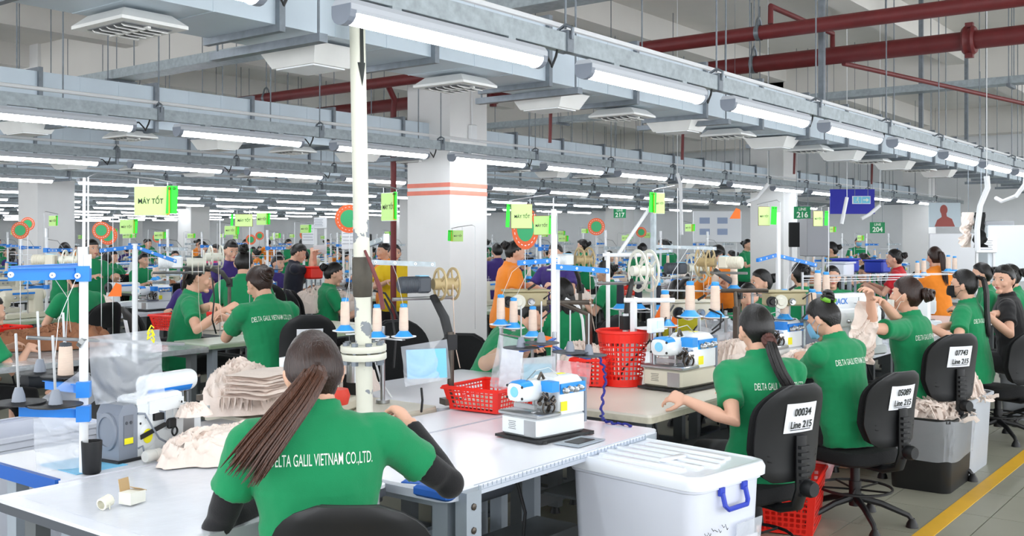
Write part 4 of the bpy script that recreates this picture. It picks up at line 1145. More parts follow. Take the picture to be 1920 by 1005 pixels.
    hb = hair_cap(hairm, thick, rndseed, line, 40 if vox < .011 else 24, 28 if vox < .011 else 16, fringe)
    ho = obj('hair', hb.mesh('hair', hairm, True, 3), t, mx=hm)
    nst = 130 if vox < .009 else 30
    if hair == 'bun' or (isinstance(hair, tuple) and hair[0] == 'bun'):
        c = V(hair[1]) if isinstance(hair, tuple) else V((0, -.115, .045)); r_ = hair[2] if isinstance(hair, tuple) else .036
        b = MB(); b.ell(c, (r_, r_ * .8, r_ * .9), 14, 9)
        ax = (c - V((0, 0, 0))).normalized(); qd = ax.to_track_quat('Z', 'Y').to_matrix()
        for k in range(5):
            pts = []
            for j in range(13):
                a = j / 12 * 2 * PI * .9 + k * 1.3; rr_ = r_ * (.98 - .12 * k * .6 + .05 * math.sin(3 * a)); pts.append(c + qd @ V((rr_ * math.cos(a), rr_ * math.sin(a), r_ * (-.35 + .26 * k + .1 * math.sin(a * 2)))))
            b.tube(pts, [r_ * .18] + [r_ * .27] * 11 + [r_ * .16], 6)
        part('hair_bun', b, hairm, ho)
    if isinstance(hair, str) and hair.startswith('pony') or tail:
        pth = tail or [(0, -.098, .03), (0, -.135, .0), (0, -.14, -.07), (0, -.13, -.16), (0, -.12, -.25), (0, -.12, -.32)]
        b = MB(); strands(b, pth, .026, tailw, nst, rnd, r=.0034 if vox < .009 else .006)
        part('ponytail', b, tailm or hairm, ho)
        b = MB(); b.lathe([(.014, -.008), (.02, 0), (.014, .008)], V(pth[0]).lerp(V(pth[1]), .25), 12, V(pth[1]) - V(pth[0])); part('hair_tie', b, HAIRB, ho)
    if hair == 'down':
        b = MB()
        for k in range(9):
            a = PI * (.12 + .76 * k / 8) + PI; x, y = .078 * math.cos(a), .085 * math.sin(a)
            strands(b, [(x * .9, y * .9, .03), (x * 1.05, y * 1.05 - .01, -.06), (x * 1.05, y - .02, -.16), (x * .95, y - .025, -.25)], .016, .02, 12, rnd, r=.006, gather=.016)
        part('loose_hair', b, hairm, ho)
    if feat:
        for sx in (-1, 1):
            b = MB(); b.ell((sx * .0305, .0785, .0035), (.0135, .0085, .0065), 12, 8); e = obj('eye', b.mesh('eye', EYEW), t, mx=hm)
            b = MB(); b.ell((sx * .0305, .0845, .0035), (.0058, .0035, .0058), 10, 6); obj('iris', b.mesh('iris', EYEB), e)
            b = MB(); b.tube([(sx * .014, .086, .0225), (sx * .03, .0885, .0275), (sx * .047, .078, .022)], [.0022, .003, .0014], 5, flat=.7); obj('eyebrow', b.mesh('eyebrow', HAIRK), t, mx=hm)
            b = MB(); b.tube([(sx * .017, .083, .008), (sx * .03, .0865, .0115), (sx * .045, .079, .008)], [.001, .0018, .001], 5); obj('eyelid', b.mesh('eyelid', HAIRK), t, mx=hm)
        if not mask:
            b = MB(); b.tube([(-.022, .088, -.058), (-.008, .0965, -.055), (.008, .0965, -.055), (.022, .088, -.058)], [.001, .0042, .0042, .001], 6); b.tube([(-.019, .088, -.061), (0, .096, -.064), (.019, .088, -.061)], [.001, .0052, .001], 6); obj('lips', b.mesh('lips', LIPS), t, mx=hm)
    if mask:
        b = MB()
        dz = 0 if mask is not MASKW else -.035
        def fm(u, v):
            a = (u - .5) * 2 * 1.28; z = -.098 + .092 * v + dz; yy = .1 * (math.cos(a)) ** .7 * (1 - .25 * (v < .15)) + .012; rr_ = 1.06
            return V((.078 * math.sin(a) * (1 - .28 * (1 - v)), yy * rr_ + .012 * (1 - abs(u - .5) * 2) * math.sin(PI * v) - .004, z + .012 * abs(u - .5)))
        b.grid(fm, 17, 9); mo = obj('face_mask', b.mesh('face_mask', mask), t, mx=hm)
        for sx in (-1, 1):
            b = MB(); 
            for zz in (-.012, -.09): b.tube([(sx * .074, .045, zz + dz), (sx * .084, .01, zz * .5 + .005), (sx * .088, -.012, .016 if zz > -.05 else -.035)], .0016, 4)
            obj('ear_loop', b.mesh('ear_loop', mask), mo)
    return t, hm, mw, arms, ho
def yaw_to(deg):  # facing, degrees to the left of the camera's forward direction
    return R(deg) - math.atan2(C_, S_)

# ------------------------------------------------------------ nearest sewing line: tables
GF = 'tables of the nearest line'
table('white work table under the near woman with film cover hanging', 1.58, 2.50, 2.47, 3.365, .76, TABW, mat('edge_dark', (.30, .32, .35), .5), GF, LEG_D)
b = MB()
def film(u, v):
    x = 1.63 + .80 * u; q = v * 1.7
    if q < 1.0: return V((x, 3.3 - q * .84, .7625 + .0015 * noise.noise(V((x * 20, q * 20, 0)))))
    d = q - 1.0; return V((x, 2.445 - .02 * math.sin(x * 25) * d - .015 * d, .7615 - d * .62))
b.grid(film, 28, 40); single('table_cover', b, mat('cover_film', (.97, .98, 1.0), .18, 0, 8, .02, .25, alpha=.4), 'clear plastic cover sheet hanging over the front left table edge', 'table cover')
t = table('left machine table with bright blue rounded end', 1.82, 2.95, 3.38, 3.98, .762, TABW, None, GF, LEG)
b = MB(); b.box((-.565, 0, .742), (.02, .56, .05)); part('blue_end_band', b, BLUE_D, t, smooth=False)
b = MB(); b.box((-.38, -.12, .7635), (.20, .26, .002)); part('pale_blue_sticker', b, BLUE_L, t, smooth=False)
t = table('white table with printed ruler on its front edge', 2.53, 3.95, 2.23, 2.965, .76, TABW, mat('edge_alu', (.80, .83, .88), .35, .3), GF, LEG, rnd=.05)
b = MB(); b.bbox((-.70, -.30, .748), (.05, .16, .036), .012); b.box((-.66, -.2, .7625), (.06, .12, .003), rz=.4); part('blue_corner_cap', b, BLUE_D, t)
b = MB()
for k in range(46):
    x = -.55 + k * .025; b.box((x, -.3705, .755 - (.008 if k % 5 else .010)), (.0022, .0016, .012 if k % 5 else .020))
b.box((.0, -.3705, .7585), (1.15, .0016, .0015)); b.box((0, -.3705, .7365), (1.15, .0016, .0015)); part('printed_ruler', b, mat('ruler_ink', (.62, .68, .74), .6), t, smooth=False)
b = MB(); b.box((-.62, -.38, .45), (.07, .05, .60)); b.box((-.56, -.34, .45), (.05, .06, .60)); part('front_leg_cover', b, LEG, t, smooth=False)
b = MB()
for z in (.7, .62): b.lathe([(.012, 0), (.012, .005), (.006, .008), (.001, .008)], (-.62, -.405, z), 8, (0, -1, 0))
part('bolt', b, STEEL_D, t)
table('white extension table holding the red basket of trimmings', 2.90, 3.98, 2.985, 3.31, .76, TABW, None, GF, LEG, under=False)
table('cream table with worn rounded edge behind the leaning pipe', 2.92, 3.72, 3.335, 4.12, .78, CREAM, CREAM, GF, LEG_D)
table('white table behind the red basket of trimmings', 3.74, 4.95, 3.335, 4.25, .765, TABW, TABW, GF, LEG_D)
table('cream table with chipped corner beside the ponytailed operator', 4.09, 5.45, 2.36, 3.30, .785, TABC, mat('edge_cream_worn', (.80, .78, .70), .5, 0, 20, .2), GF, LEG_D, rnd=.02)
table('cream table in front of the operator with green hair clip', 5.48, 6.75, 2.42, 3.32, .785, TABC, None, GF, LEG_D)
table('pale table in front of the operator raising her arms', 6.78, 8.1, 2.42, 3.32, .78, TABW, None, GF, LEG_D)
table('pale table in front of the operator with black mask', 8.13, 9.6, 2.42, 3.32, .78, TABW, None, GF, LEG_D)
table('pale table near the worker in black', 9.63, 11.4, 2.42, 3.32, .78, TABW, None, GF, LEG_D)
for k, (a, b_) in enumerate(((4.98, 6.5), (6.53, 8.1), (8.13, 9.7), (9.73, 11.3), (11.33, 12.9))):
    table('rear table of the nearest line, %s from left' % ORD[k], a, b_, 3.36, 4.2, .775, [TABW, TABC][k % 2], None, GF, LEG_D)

# storage bin with lid, front
def big_bin(label, loc, rz, w, d, h, m=BIN, lid=True, handle=True, marks=True, gr='plastic storage bins', tp=.86):
    t = thing('storage_bin', label, 'storage bin', loc, rz, gr)
    def rr(s, z, r=.06, ww=w, dd=d):
        pts = []; x, y = ww / 2 * s, dd / 2 * s
        for cx, cy, a0 in ((x - r, y - r, 0), (-x + r, y - r, 90), (-x + r, -y + r, 180), (x - r, -y + r, 270)):
            for q in range(5): a = R(a0 + 22.5 * q); pts.append(V((cx + r * math.cos(a), cy + r * math.sin(a), z)))
        return pts
    b = MB(); b.rings([rr(tp, .0), rr(tp + .01, .01), rr(.955, h - .06), rr(.985, h - .055), rr(.985, h - .02)] + ([rr(.955, h - .02), rr(.93, h - .06), rr(tp - .02, .02)] if not lid else [])); part('tub', b, m, t)
    if lid:
        b = MB(); b.rings([rr(1.0, h - .045), rr(1.03, h - .042), rr(1.035, h - .012), rr(1.01, h + .006), rr(.97, h + .010), rr(.93, h + .004), rr(.90, h + .004)]); lo = part('lid', b, mat('lid_frosted', (.93, .95, .98), .22, 0, 5, .03, coat=.3), t)
        for k in range(5):
            b = MB(); b.bbox((0, (k - 2) * d * .155, h + .006), (w * .78 - .05 * abs(k - 2), d * .085, .014), .006); part('lid_rib', b, MATS['lid_frosted'], lo)
        b = MB(); b.bbox((w * .1, -d * .07, h + .014), (.03, d * .3, .012), .005); part('lid_bridge', b, MATS['lid_frosted'], lo)
    else:
        b = MB(); b.rings([rr(.98, h - .025), rr(1.03, h - .022), rr(1.03, h - .005), rr(.985, h), rr(.96, h - .004)], cap=False); part('rim', b, m, t)
    if handle:
        for sx in (1,):
            x = sx * (w / 2 * .99); b = MB(); b.tube([(x + .004, -.075, h - .07), (x + .016, -.075, h - .115), (x + .022, -.06, h - .13), (x + .022, .06, h - .13), (x + .016, .075, h - .115), (x + .004, .075, h - .07)], .0095, 8); b.box((x, -.075, h - .065), (.012, .03, .03)); b.box((x, .075, h - .065), (.012, .03, .03)); part('blue_handle', b, BLUE_H, t)
    if marks:
        x = w / 2 * .955
        b = MB()
        for pts in ([(-.02, .10), (.0, .04), (-.03, .0)], [(-.03, .05), (.02, .03)], [(.0, .03), (.03, -.02), (.07, -.03)]):
            b.tube([(x + .012 - (h - .35 - q) * .0 + .0, p - .12, h - .33 + q) for p, q in pts], .0022, 4)
        part('red_scrawl', b, mat('scrawl_red', (.85, .15, .18), .7), t)
        rnd = random.Random(4); b = MB()
        for k in range(7): 
            y = -.19 + .022 * k; b.tube([(x + .016, y, h - .20 + rnd.uniform(0, .015)), (x + .016, y + .012, h - .215 + rnd.uniform(0, .02)), (x + .016, y + .018, h - .20 + rnd.uniform(-.012, .01))], .0013, 4)
        part('ink_scrawl', b, INK, t)
        b = MB(); b.box((x + .008, .10, h - .32), (.004, .17, .24), ry=.1); part('film_pouch', b, PLASTIC2, t, smooth=False)
        b = MB(); b.box((x + .005, .11, h - .34), (.003, .11, .16), ry=.1); part('paper_slip', b, PAPER, t, smooth=False)
    return t
pA, pB = onz(1062, 850, .735), onz(1320, 903, .735)
pC = onz(1435, 862, .735); ux = (pC - pB); uy = (pA - pB)
ctr = (pA + pC) / 2; rzb = math.atan2(uy.y, uy.x) + PI
big_bin('large white lidded storage bin with blue handle in front', (ctr.x, ctr.y, 0), rzb, uy.length * .97, ux.length * 1.0, .73)
def hole_plug(): pass
big_bin('translucent open bin on the floor at far left', (2.28, 4.66, 0), .1, .66, .46, .74, BIN, False, False, False)
# black box and grey tubs on the right
big_bin('black tub heaped with cream bands beside yellow floor line', (*onz(1745, 905, .0).xy, 0), .0, .62, .42, .47, mat('tub_black', (.07, .075, .08), .45), False, False, False)
pb = V((*onz(1745, 905, .0).xy, .44))
strip_heap('cream band pile on the black tub', pb, .56, .36, .10, 110, FAB, 3)
big_bin('grey tub piled with cream bands by the masked operators', (7.55, 1.95, 0), .0, .62, .46, .52, BIN_D, False, False, False)
strip_heap('tall cream band pile on the grey tub', (7.55, 1.95, .49), .56, .42, .24, 150, FAB, 5)
big_bin('pale grey tub under the chair at far right', (10.1, 1.9, 0), .0, .60, .45, .42, BIN_D, False, False, False)
b = MB()
def wrapf(u, v):
    a = 2 * PI * u; c, s = math.cos(a), math.sin(a); k = .012 + .014 * abs(noise.noise(V((c * 5, s * 5, v * 2)))) + .01 * v; q = .93 + .06 * v
    return V(((.31 * q + k) * math.copysign(abs(c) ** .35, c), (.21 * q + k) * math.copysign(abs(s) ** .35, s), .26 * v + .02 * noise.noise(V((c * 2, s * 2, 7)))))
b.grid(wrapf, 72, 10, True); single('film_wrap', b, PLASTIC, 'clear plastic film wrapped round the black tub', 'plastic film', None, (pb.x, pb.y, .20))
b = crumple(.20, .40, 31, .04, taper=.3, k=9); o = single('held_garment', b, FAB, 'cream garment hanging from the raised hands', 'garment'); o.location = at(1628, 566, 6.5); o.rotation_euler = (0, .12, -.9)
# baskets
rb = rect_basket('shallow red basket of white trimmings beside the front machine', (3.92, 3.165, .762), R(4), .36, .33, .115, nu=14)
b = MB(); rnd = random.Random(9)
for k in range(500):
    x, y = rnd.uniform(-.14, .14), rnd.uniform(-.13, .13); b.box((x, y, rnd.uniform(0, .022)), (.012, .008, .006), rz=rnd.uniform(0, 3), rx=rnd.uniform(0, 1))
b.box((0, 0, -.003), (.28, .26, .012))
single('trimmings', b, FAB, 'cream fabric trimmings filling the shallow red basket', 'fabric', None, (3.92, 3.165, .79), R(4), 'stuff', False)
p = onz(1168, 722, .785); round_basket('tall round red basket behind the white post', (p.x, p.y, .787), .105, .145, .30)
p = onz(1112, 722, .785); rect_basket('small deep red basket left of the tall round one', (p.x, p.y, .787), .3, .22, .2, .15, nu=8, nv=6)
p = at(1362, 650, 6.6); rect_basket('red basket behind the ponytailed operator', (p.x, p.y, .777), .2, .34, .24, .13, nu=14, nv=6)
p = onz(1478, 985, .0); rect_basket('red basket on the floor under the nearest right chair', (p.x, p.y, .002), .25, .46, .36, .30, nu=14, nv=10)
p = onz(1590, 930, .0); rect_basket('red basket in shadow under the second right chair', (p.x + .25, p.y + .45, .002), .25, .46, .36, .30, nu=14, nv=10)
p = onz(1548, 960, .0); single('plastic_bag', puff_bag(.30, .24, .5, 2, .03), PLASTIC_R, 'pink tinted plastic bag beside the red floor basket', 'plastic bag', 'clear plastic bags', (p.x, p.y + .08, .17))

# ------------------------------------------------------------ left hero machine
p = onz(258, 862, .762)
t = thing('cylinder_machine', 'white sewing machine with grey motor cover and blue stripe', 'sewing machine', (p.x, p.y, .765), R(8)); t.scale = (.66, .62, .80)
# local x runs along the machine toward the needle end (right-away), origin at the near corner of the motor cover
b = MB(); b.prism([(-.13, .0), (.0, .0), (.0, .24), (-.03, .265), (-.10, .265), (-.13, .22)], .20, 'y', .10); part('motor_cover', b, GREYM, t, smooth=False)
b = MB(); b.lathe([(.09, 0), (.088, .012), (.07, .014), (.068, .006), (.001, .006)], (-.13, .1, .14), 24, (-1, 0, 0)); part('round_cap', b, GREYM, t)
b = MB(); b.box((-.065, -.002, .145), (.065, .004, .14)); pn = part('switch_panel', b, mat('panel_grey', (.44, .46, .50), .5), t, smooth=False)
b = MB(); b.box((-.065, -.005, .095), (.06, .002, .028)); part('warning_tag', b, YTAG, pn, smooth=False)
for x in (-.08, -.05):
    b = MB(); b.lathe([(.008, 0), (.008, .004), (.001, .004)], (x, -.004, .18), 8, (0, -1, 0)); part('knob', b, DARKG, pn)
b = MB(); b.box((.1, .1, .004), (.5, .24, .012)); part('base_plate', b, BLACK, t, smooth=False)
b = MB(); b.prism([(.0, .01), (.33, .01), (.33, .13), (.345, .26), (.30, .285), (.0, .255)], .03, 'y', .03); b.prism([(.0, .01), (.13, .01), (.10, .25), (.0, .255)], .02, 'y', .012); b.prism([(.28, .01), (.335, .01), (.345, .26), (.26, .25)], .02, 'y', .012); b.prism([(.08, .20), (.3, .21), (.3, .27), (.08, .262)], .03, 'y', .008); b.bbox((.17, .12, .13), (.33, .15, .25), .02); b.rings([[V((.17 + .17 * sx * s, .10 + .09 * sy * s, z)) for sx, sy in ((-1, -1), (1, -1), (1, 1), (-1, 1))] for s, z in ((1, .25), (.98, .28), (.85, .292))]); part('frame', b, MWHITE, t, smooth=False)
b = MB(); rg = []
for x, s in ((.12, .9), (.2, 1), (.46, 1), (.50, .93), (.52, .75)):
    rg.append([V((x, .12 + .055 * s * math.cos(a), .325 + .055 * s * math.sin(a))) for a in [2 * PI * k / 20 for k in range(20)]])
b.rings(rg); part('upper_arm', b, MWHITE, t)
b = MB(); b.rings([[V((x, .12 + .0565 * math.cos(a), .325 + .0565 * math.sin(a))) for a in [R(-165 + 5 + k * 8) for k in range(w_)]] for x, w_ in ((.13, 6), (.47, 6))], False, False); part('blue_stripe', b, BLUE, t)
b = MB(); b.lathe([(.001, .002), (.055, .002), (.06, 0)], (.07, .0, .10), 20, (0, -1, 0)); part('pulley', b, MWHITE, t)
b = MB(); b.lathe([(.001, .002), (.034, .002), (.035, 0)], (.07, -.004, .10), 20, (0, -1, 0)); part('yellow_disc', b, YTAG, t)
b = MB(); b.box((.12, -.012, .125), (.22, .008, .022), ry=-.22); b.bbox((.24, -.01, .14), (.06, .03, .05), .01); b.lathe([(.02, -.01), (.026, 0), (.02, .01)], (.255, -.02, .10), 14, (0, 1, 0)); b.box((.16, .01, .195), (.08, .03, .06)); part('linkage', b, BLACK, t)
b = MB(); b.tube([(.15, -.004, .21), (.19, -.01, .2), (.19, -.012, .15)], .005, 6); b.tube([(.0, -.003, .215), (.04, -.015, .21), (.09, -.02, .14), (.14, -.02, .08), (.20, -.02, .05)], .0055, 6); b.tube([(.0, -.003, .05), (.02, -.02, .06), (.03, -.025, .02)], .0055, 6); part('cable', b, GREYM, t)
b = MB()
for x, z in ((.30, .2), (.30, .16), (.325, .235), (.30, .24), (.06, .19), (.02, .165), (.325, .16)): b.lathe([(.006, 0), (.006, .003), (.001, .003)], (x, -.0 + .0, z), 8, (0, -1, 0))
part('screw', b, BLACK, t)
b = MB(); b.bbox((.43, .10, .09), (.18, .12, .15), .01); part('cylinder_bed', b, MWHITE, t)
b = MB(); b.box((.40, .038, .09), (.11, .006, .11)); part('bed_cover', b, STEEL, t, smooth=False)
b = MB(); b.box((.46, .1, .175), (.2, .17, .012)); b.box((.56, .08, .17), (.035, .1, .028)); b.cyl((.42, .1, .18), (.42, .1, .28), .006, n=6); b.cyl((.44, .08, .18), (.44, .08, .27), .005, n=6); b.box((.40, .08, .2), (.08, .06, .03)); part('needle_parts', b, STEEL, t, smooth=False)
b = MB(); b.box((.52, .06, .23), (.03, .03, .03)); b.tube([(.52, .12, .325), (.545, .11, .335), (.56, .1, .34)], [.012, .008, .006], 6); part('thumb_lever', b, STEEL_D, t)
p = onz(275, 868, .763); b = MB()
b.lathe([(.001, 0), (.02, .0), (.024, .01), (.022, .04), (.001, .042)], (0, 0, .024), 14, (1, .15, 0)); b.lathe([(.018, .042), (.022, .045), (.022, .07), (.018, .072)], (0, 0, .024), 14, (1, .15, 0)); b.lathe([(.016, .072), (.016, .10), (.008, .12), (.001, .12)], (0, 0, .024), 12, (1, .15, 0)); b.tube([(.12, .018, .024), (.2, .04, .01), (.3, .06, .008)], .004, 5)
single('power_connector', b, mat('connector_grey', (.80, .80, .78), .5), 'round grey cable connector lying beside the left machine', 'connector', None, (p.x - .02, p.y - .02, .767))

# left thread stand
pp = onz(157, 886, .762)
t = thing('thread_stand', 'tall white stand with blue arms in the left foreground', 'thread stand', (pp.x, pp.y, .764))
Zp = 3.62
def L(x, y, dz=0.0): 
    q = at(x, y, Zp + dz) - V((pp.x, pp.y, .764)); return q
b = MB(); b.cyl((0, 0, 0), L(157, 500), .0155, n=12); part('pole', b, WHITE, t)
b = MB(); b.cyl(L(157, 500), L(156, 463), .02, n=12); b.box(L(160, 490), (.03, .03, .05)); part('pole_clamp', b, STEEL, t)
b = MB(); b.cyl(L(157, 465), L(158, 333), .006, n=6); part('upper_rod', b, STEEL, t)
def bar(name, p0, p1, h=.036, m=BLUE, par=t, th=.004):
    d = p1 - p0; b = MB(); a = math.atan2(d.y, d.x); n = V((-d.y, d.x, 0)).normalized(); up = V((0, 0, 1))
    vs = [p + n * sn * th / 2 + up * sz * h / 2 for p in (p0, p1) for sn, sz in ((-1, -1), (1, -1), (1, 1), (-1, 1))]
    b.add(vs, [(0, 1, 2, 3), (7, 6, 5, 4), (0, 4, 5, 1), (1, 5, 6, 2), (2, 6, 7, 3), (3, 7, 4, 0)])
    vs = [p + n * sn * .012 + up * (h / 2 + dz) for p in (p0, p1) for sn, dz in ((-1, 0), (1, 0), (1, .003), (-1, .003))]
    b.add(vs, [(0, 1, 2, 3), (7, 6, 5, 4), (0, 4, 5, 1), (1, 5, 6, 2), (2, 6, 7, 3), (3, 7, 4, 0)])
    return part(name, b, m, par, smooth=False)
a1 = bar('thread_arm', L(158, 513), L(15, 516, -.16), .04); a2 = bar('thread_arm', L(158, 505), L(20, 510, .22), .04)
for ar, lst in ((a1, ((20, 515, -.17), (98, 516, -.07), (145, 517, -.02))), (a2, ((105, 508, .1),))):
    for x, y, dz in lst:
        b = MB(); b.lathe([(.003, 0), (.010, .002), (.010, .008), (.003, .008)], L(x, y, dz) + V((0, -.006, 0)), 12, (-.79, -.61, 0)); part('thread_eye', b, WHITE_P, ar)
for y_ in (513, 775, 730):
    b = MB(); b.box(L(157, y_), (.045, .045, .055), rz=.9); part('arm_bracket', b, BLUE, t, smooth=False)
bar('spool_arm', L(158, 776), L(35, 773, -.12), .03); bar('spool_arm', L(158, 731), L(85, 722, .22), .03)
for (x, y, dz, m) in ((35, 762, -.14, 0), (104, 767, -.18, 0), (75, 705, .3, 0), (123, 710, .22, 0)):
    c = L(x, y, dz); b = MB(); dish(b, c, .088); d = part('spool_dish', b, BLACK, t)
    b = MB(); b.lathe([(.024, .0), (.02, .03), (.012, .055), (.001, .056)], c + V((0, 0, .01)), 10); part('dish_hub', b, GREYM, d)
    b = MB(); b.cyl(c + V((0, 0, .05)), c + V((-.01, 0, .25)), .005, n=6); part('spool_pin', b, STEEL, d)
b = MB(); b.cyl(L(50, 633, -.1), L(345, 645, .3), .0065, n=8); b.cyl(L(157, 645), L(150, 640), .02, n=8); part('cross_rod', b, STEEL, t)
c0 = at(123, 708, Zp + .22); b = MB(); b.lathe([(.001, 0), (.026, 0), (.029, .004), (.024, .115), (.02, .12), (.001, .12)], n=18); s_ = single('thread_spool', b, THREAD, 'single pink cream thread spool on the left foreground stand', 'thread cone', None, c0)
b = MB(); b.lathe([(.001, .118), (.021, .118), (.022, .13), (.012, .134), (.001, .134)], n=14); part('spool_cap', b, DARKG, s_)
b = MB(); b.lathe([(.028, 0), (.0315, .005), (.036, .115), (.033, .115), (.028, .01), (.001, .008)], n=20); c = onz(172, 888, .762); c.z = .764; single('waste_cup', b, BLACK, 'black plastic cup at the foot of the white stand', 'cup', None, c + V((0, 0, 0)))
def hang(label, x0, y0, x1, y1, h, Z0, Z1, m, sd=1, amp=.02, cat='pouch', gr=None, taper=0, nm='film_pouch', sag=0):
    p0, p1 = at(x0, y0, Z0), at(x1, y1, Z1); d = p1 - p0; b = crumple(d.length, h, sd, amp, taper=taper, sag=sag)
    o = single(nm, b, m, label, cat, gr); r_ = V((d.x, d.y, d.z)).normalized(); u = V((0, 0, 1)); n = r_.cross(u).normalized(); u = n.cross(r_)
    mx = Matrix((r_, -n, u)).transposed().to_4x4(); mx.translation = (p0 + p1) / 2; o.matrix_world = mx; return o
hang('crumpled clear bag hanging left of the ponytailed head', 165, 632, 300, 618, .25, 3.66, 3.75, PLASTIC2, 3, .035, 'plastic bag', nm='plastic_bag')
hang('clear film pouch under the left stand arm', 62, 785, 155, 780, .19, 3.62, 3.66, PLASTIC2, 8, .02)
hang('pale blue film curtain beside the grey motor cover', 160, 690, 195, 740, .22, 3.7, 3.75, PLASTIC, 11, .02)
b = MB(); b.tube([V(at(283, 615, 3.7)) + V((.012 * math.cos(k * .9), .012 * math.sin(k * .9), -.003 * k + .012 * math.sin(k * 1.7))) for k in range(16)], .0028, 5); single('yellow_twine', b, YTAG, 'yellow twine knot on the hanging plastic bag', 'twine')
# small white box with card flap
p = onz(248, 945, .762); t = thing('tape_box', 'small open white box with brown flap on near table', 'box', (p.x, p.y, .766), .2); 
b = MB(); b.box((0, 0, .019), (.062, .05, .036)); part('carton', b, mat('carton_white', (.94, .94, .90), .7), t, smooth=False); b = MB(); b.box((-.005, .03, .055), (.04, .002, .042), rx=-.2); b.box((.025, 0, .04), (.028, .045, .002), ry=.4); part('flap', b, CARD, t, smooth=False)
b = MB(); b.lathe([(.014, -.02), (.019, -.018), (.019, .018), (.014, .02)], (0, 0, .019), 14, (1, .3, .2)); b.tube([(.0, -.02, .019), (.0, -.024, .0), (.01, -.01, .036)], .002, 4); single('yarn_roll', b, mat('yarn_white', (.93, .92, .86), .8), 'little white yarn roll beside the small open box', 'yarn', None, (p.x - .085, p.y + .01, .765))
# fabric heaps, near
def hp(label, px, py, h, w, d, hh, sd, m=FAB, rz=-.3, **k):
    p = onz(px, py, h); return heap(label, (p.x, p.y, h + .001), w, d, hh, sd, m, rz, **k)
hp('cream fabric spread over the table left of the near woman', 425, 850, .764, .62, .36, .10, 1, rz=.15, n=120, k=9)
hp('cream fabric heap between the near woman and the left machine', 470, 765, .79, .55, .42, .20, 2, rz=.3, n=110, k=9)
hp('cream fabric behind the ponytailed head', 640, 735, .785, .40, .30, .17, 3, n=90)
b = MB(); rnd = random.Random(5)
for k in range(9):
    y = .012 * k
    b.grid(lambda u, v, k=k: V(((u - .5) * (.34 - .006 * k) + .016 * math.sin(k * 2.1), (v - .5) * (.26 - .005 * k) + .014 * math.cos(k * 1.7), .012 * k + .008 * noise.noise(V((u * 3, v * 3, k))) + .010 * (1 - (2 * u - 1) ** 6) * (1 - (2 * v - 1) ** 6))), 18, 14)
p = at(500, 700, 4.6); single('fabric_stack', b, FAB, 'folded cream fabric stack behind the near woman', 'fabric', 'heaps of cut fabric', (p.x, p.y, .9), .25)
hp('small cream fabric piece on the left machine bed', 362, 780, .90, .14, .12, .05, 4)
hp('cream heap right of the lit machine', 1385, 700, .787, .45, .55, .20, 6, n=90)
hp('cream heap behind the tall round red basket', 1110, 700, .777, .60, .42, .17, 7, n=90, rz=.4)
hp('cream piece by the second machine', 1500, 690, .787, .3, .3, .10, 8)
strip_heap('beige bands beside the machine of the clipped-hair operator', onz(1530, 680, .787), .34, .26, .10, 50, FAB, 7)
hp('cream heap beside the operator raising her arms', 1590, 670, .782, .4, .3, .12, 9)
# front overlock
p = onz(1008, 832, .762); o = overlock('white and blue overlock machine beside the shallow red basket', (p.x, p.y, .764), R(-7), accent=mat('accent_sky', (.16, .58, .90), .4)); o.scale = (.86, .86, .86)
b = MB(); b.box((0, 0, .0015), (.20, .12, .004)); b2 = single('foot_plate', b, LEG, 'grey slotted plate set in the table by the front machine', 'plate', None, (p.x + .13, p.y - .12, .764)); b = MB(); b.box((0, 0, .004), (.12, .07, .003)); part('slot', b, BLACK, b2, smooth=False)
# blue braided cord
pts = [at(1122, 668, 4.95), at(1133, 690, 4.85), at(1135, 715, 4.75), at(1130, 745, 4.65), at(1128, 780, 4.5)]
q0 = onz(1132, 792, .762); pts += [V((q0.x, q0.y, .77)), *(V((onz(x, y, .762).x, onz(x, y, .762).y, .768)) for x, y in ((1150, 796), (1168, 797), (1188, 802)))]
fine = []
for a, c in zip(pts, pts[1:]):
    for k in range(8): f = a.lerp(c, k / 8); j = len(fine); fine.append(f + V((.005 * math.sin(j * 1.3), .005 * math.cos(j * 1.3), .003 * math.sin(j))))
b = MB(); b.tube(fine, .0055, 6); b.tube([f + V((.004 * math.cos(k * 1.6), .004 * math.sin(k * 1.6), 0)) for k, f in enumerate(fine)], .0045, 5); single('braided_cord', b, mat('cord_navy', (.14, .16, .52), .7), 'dark blue braided cord hanging over the table corner', 'cord')
# second overlock, lit, with screen
p = onz(1278, 737, .787); overlock('lit cream based overlock machine used by the ponytailed operator', (p.x, p.y, .789), R(-5), MWHITE, CREAM, MATS['accent_sky'], True, True)
p = onz(1452, 690, .787); o = overlock('lit overlock machine between the two nearest right operators', (p.x, p.y, .789), R(-8), MWHITE, MWHITE, BLUE, True, False)
# big boxed machine with the word on it
p = onz(1575, 672, .787); t = lockstitch('boxy white sewing machine with grey end behind the raised hands', (p.x + .0, p.y, .785), R(-18), MWHITE, box=True, acc=MWHITE); t.scale = (1.12,) * 3
put_text('JACK', .05, BLUE, t, frame_mx((.17, .1185, .335), (1, 0, 0), (0, 0, 1)), bold=.001)
p = onz(1640, 670, .787); lockstitch('white and blue arm machine left of the black masked operator', (p.x + 1.2, p.y + .3, .785), R(200), MWHITE, box=True, acc=BLUE).scale = (1.1,) * 3
lockstitch('white arm machine in front of the black masked operator', (8.45, 2.62, .782), R(35), MWHITE)
lockstitch('white arm machine near the worker in black', (9.9, 2.62, .782), R(35), MWHITE)
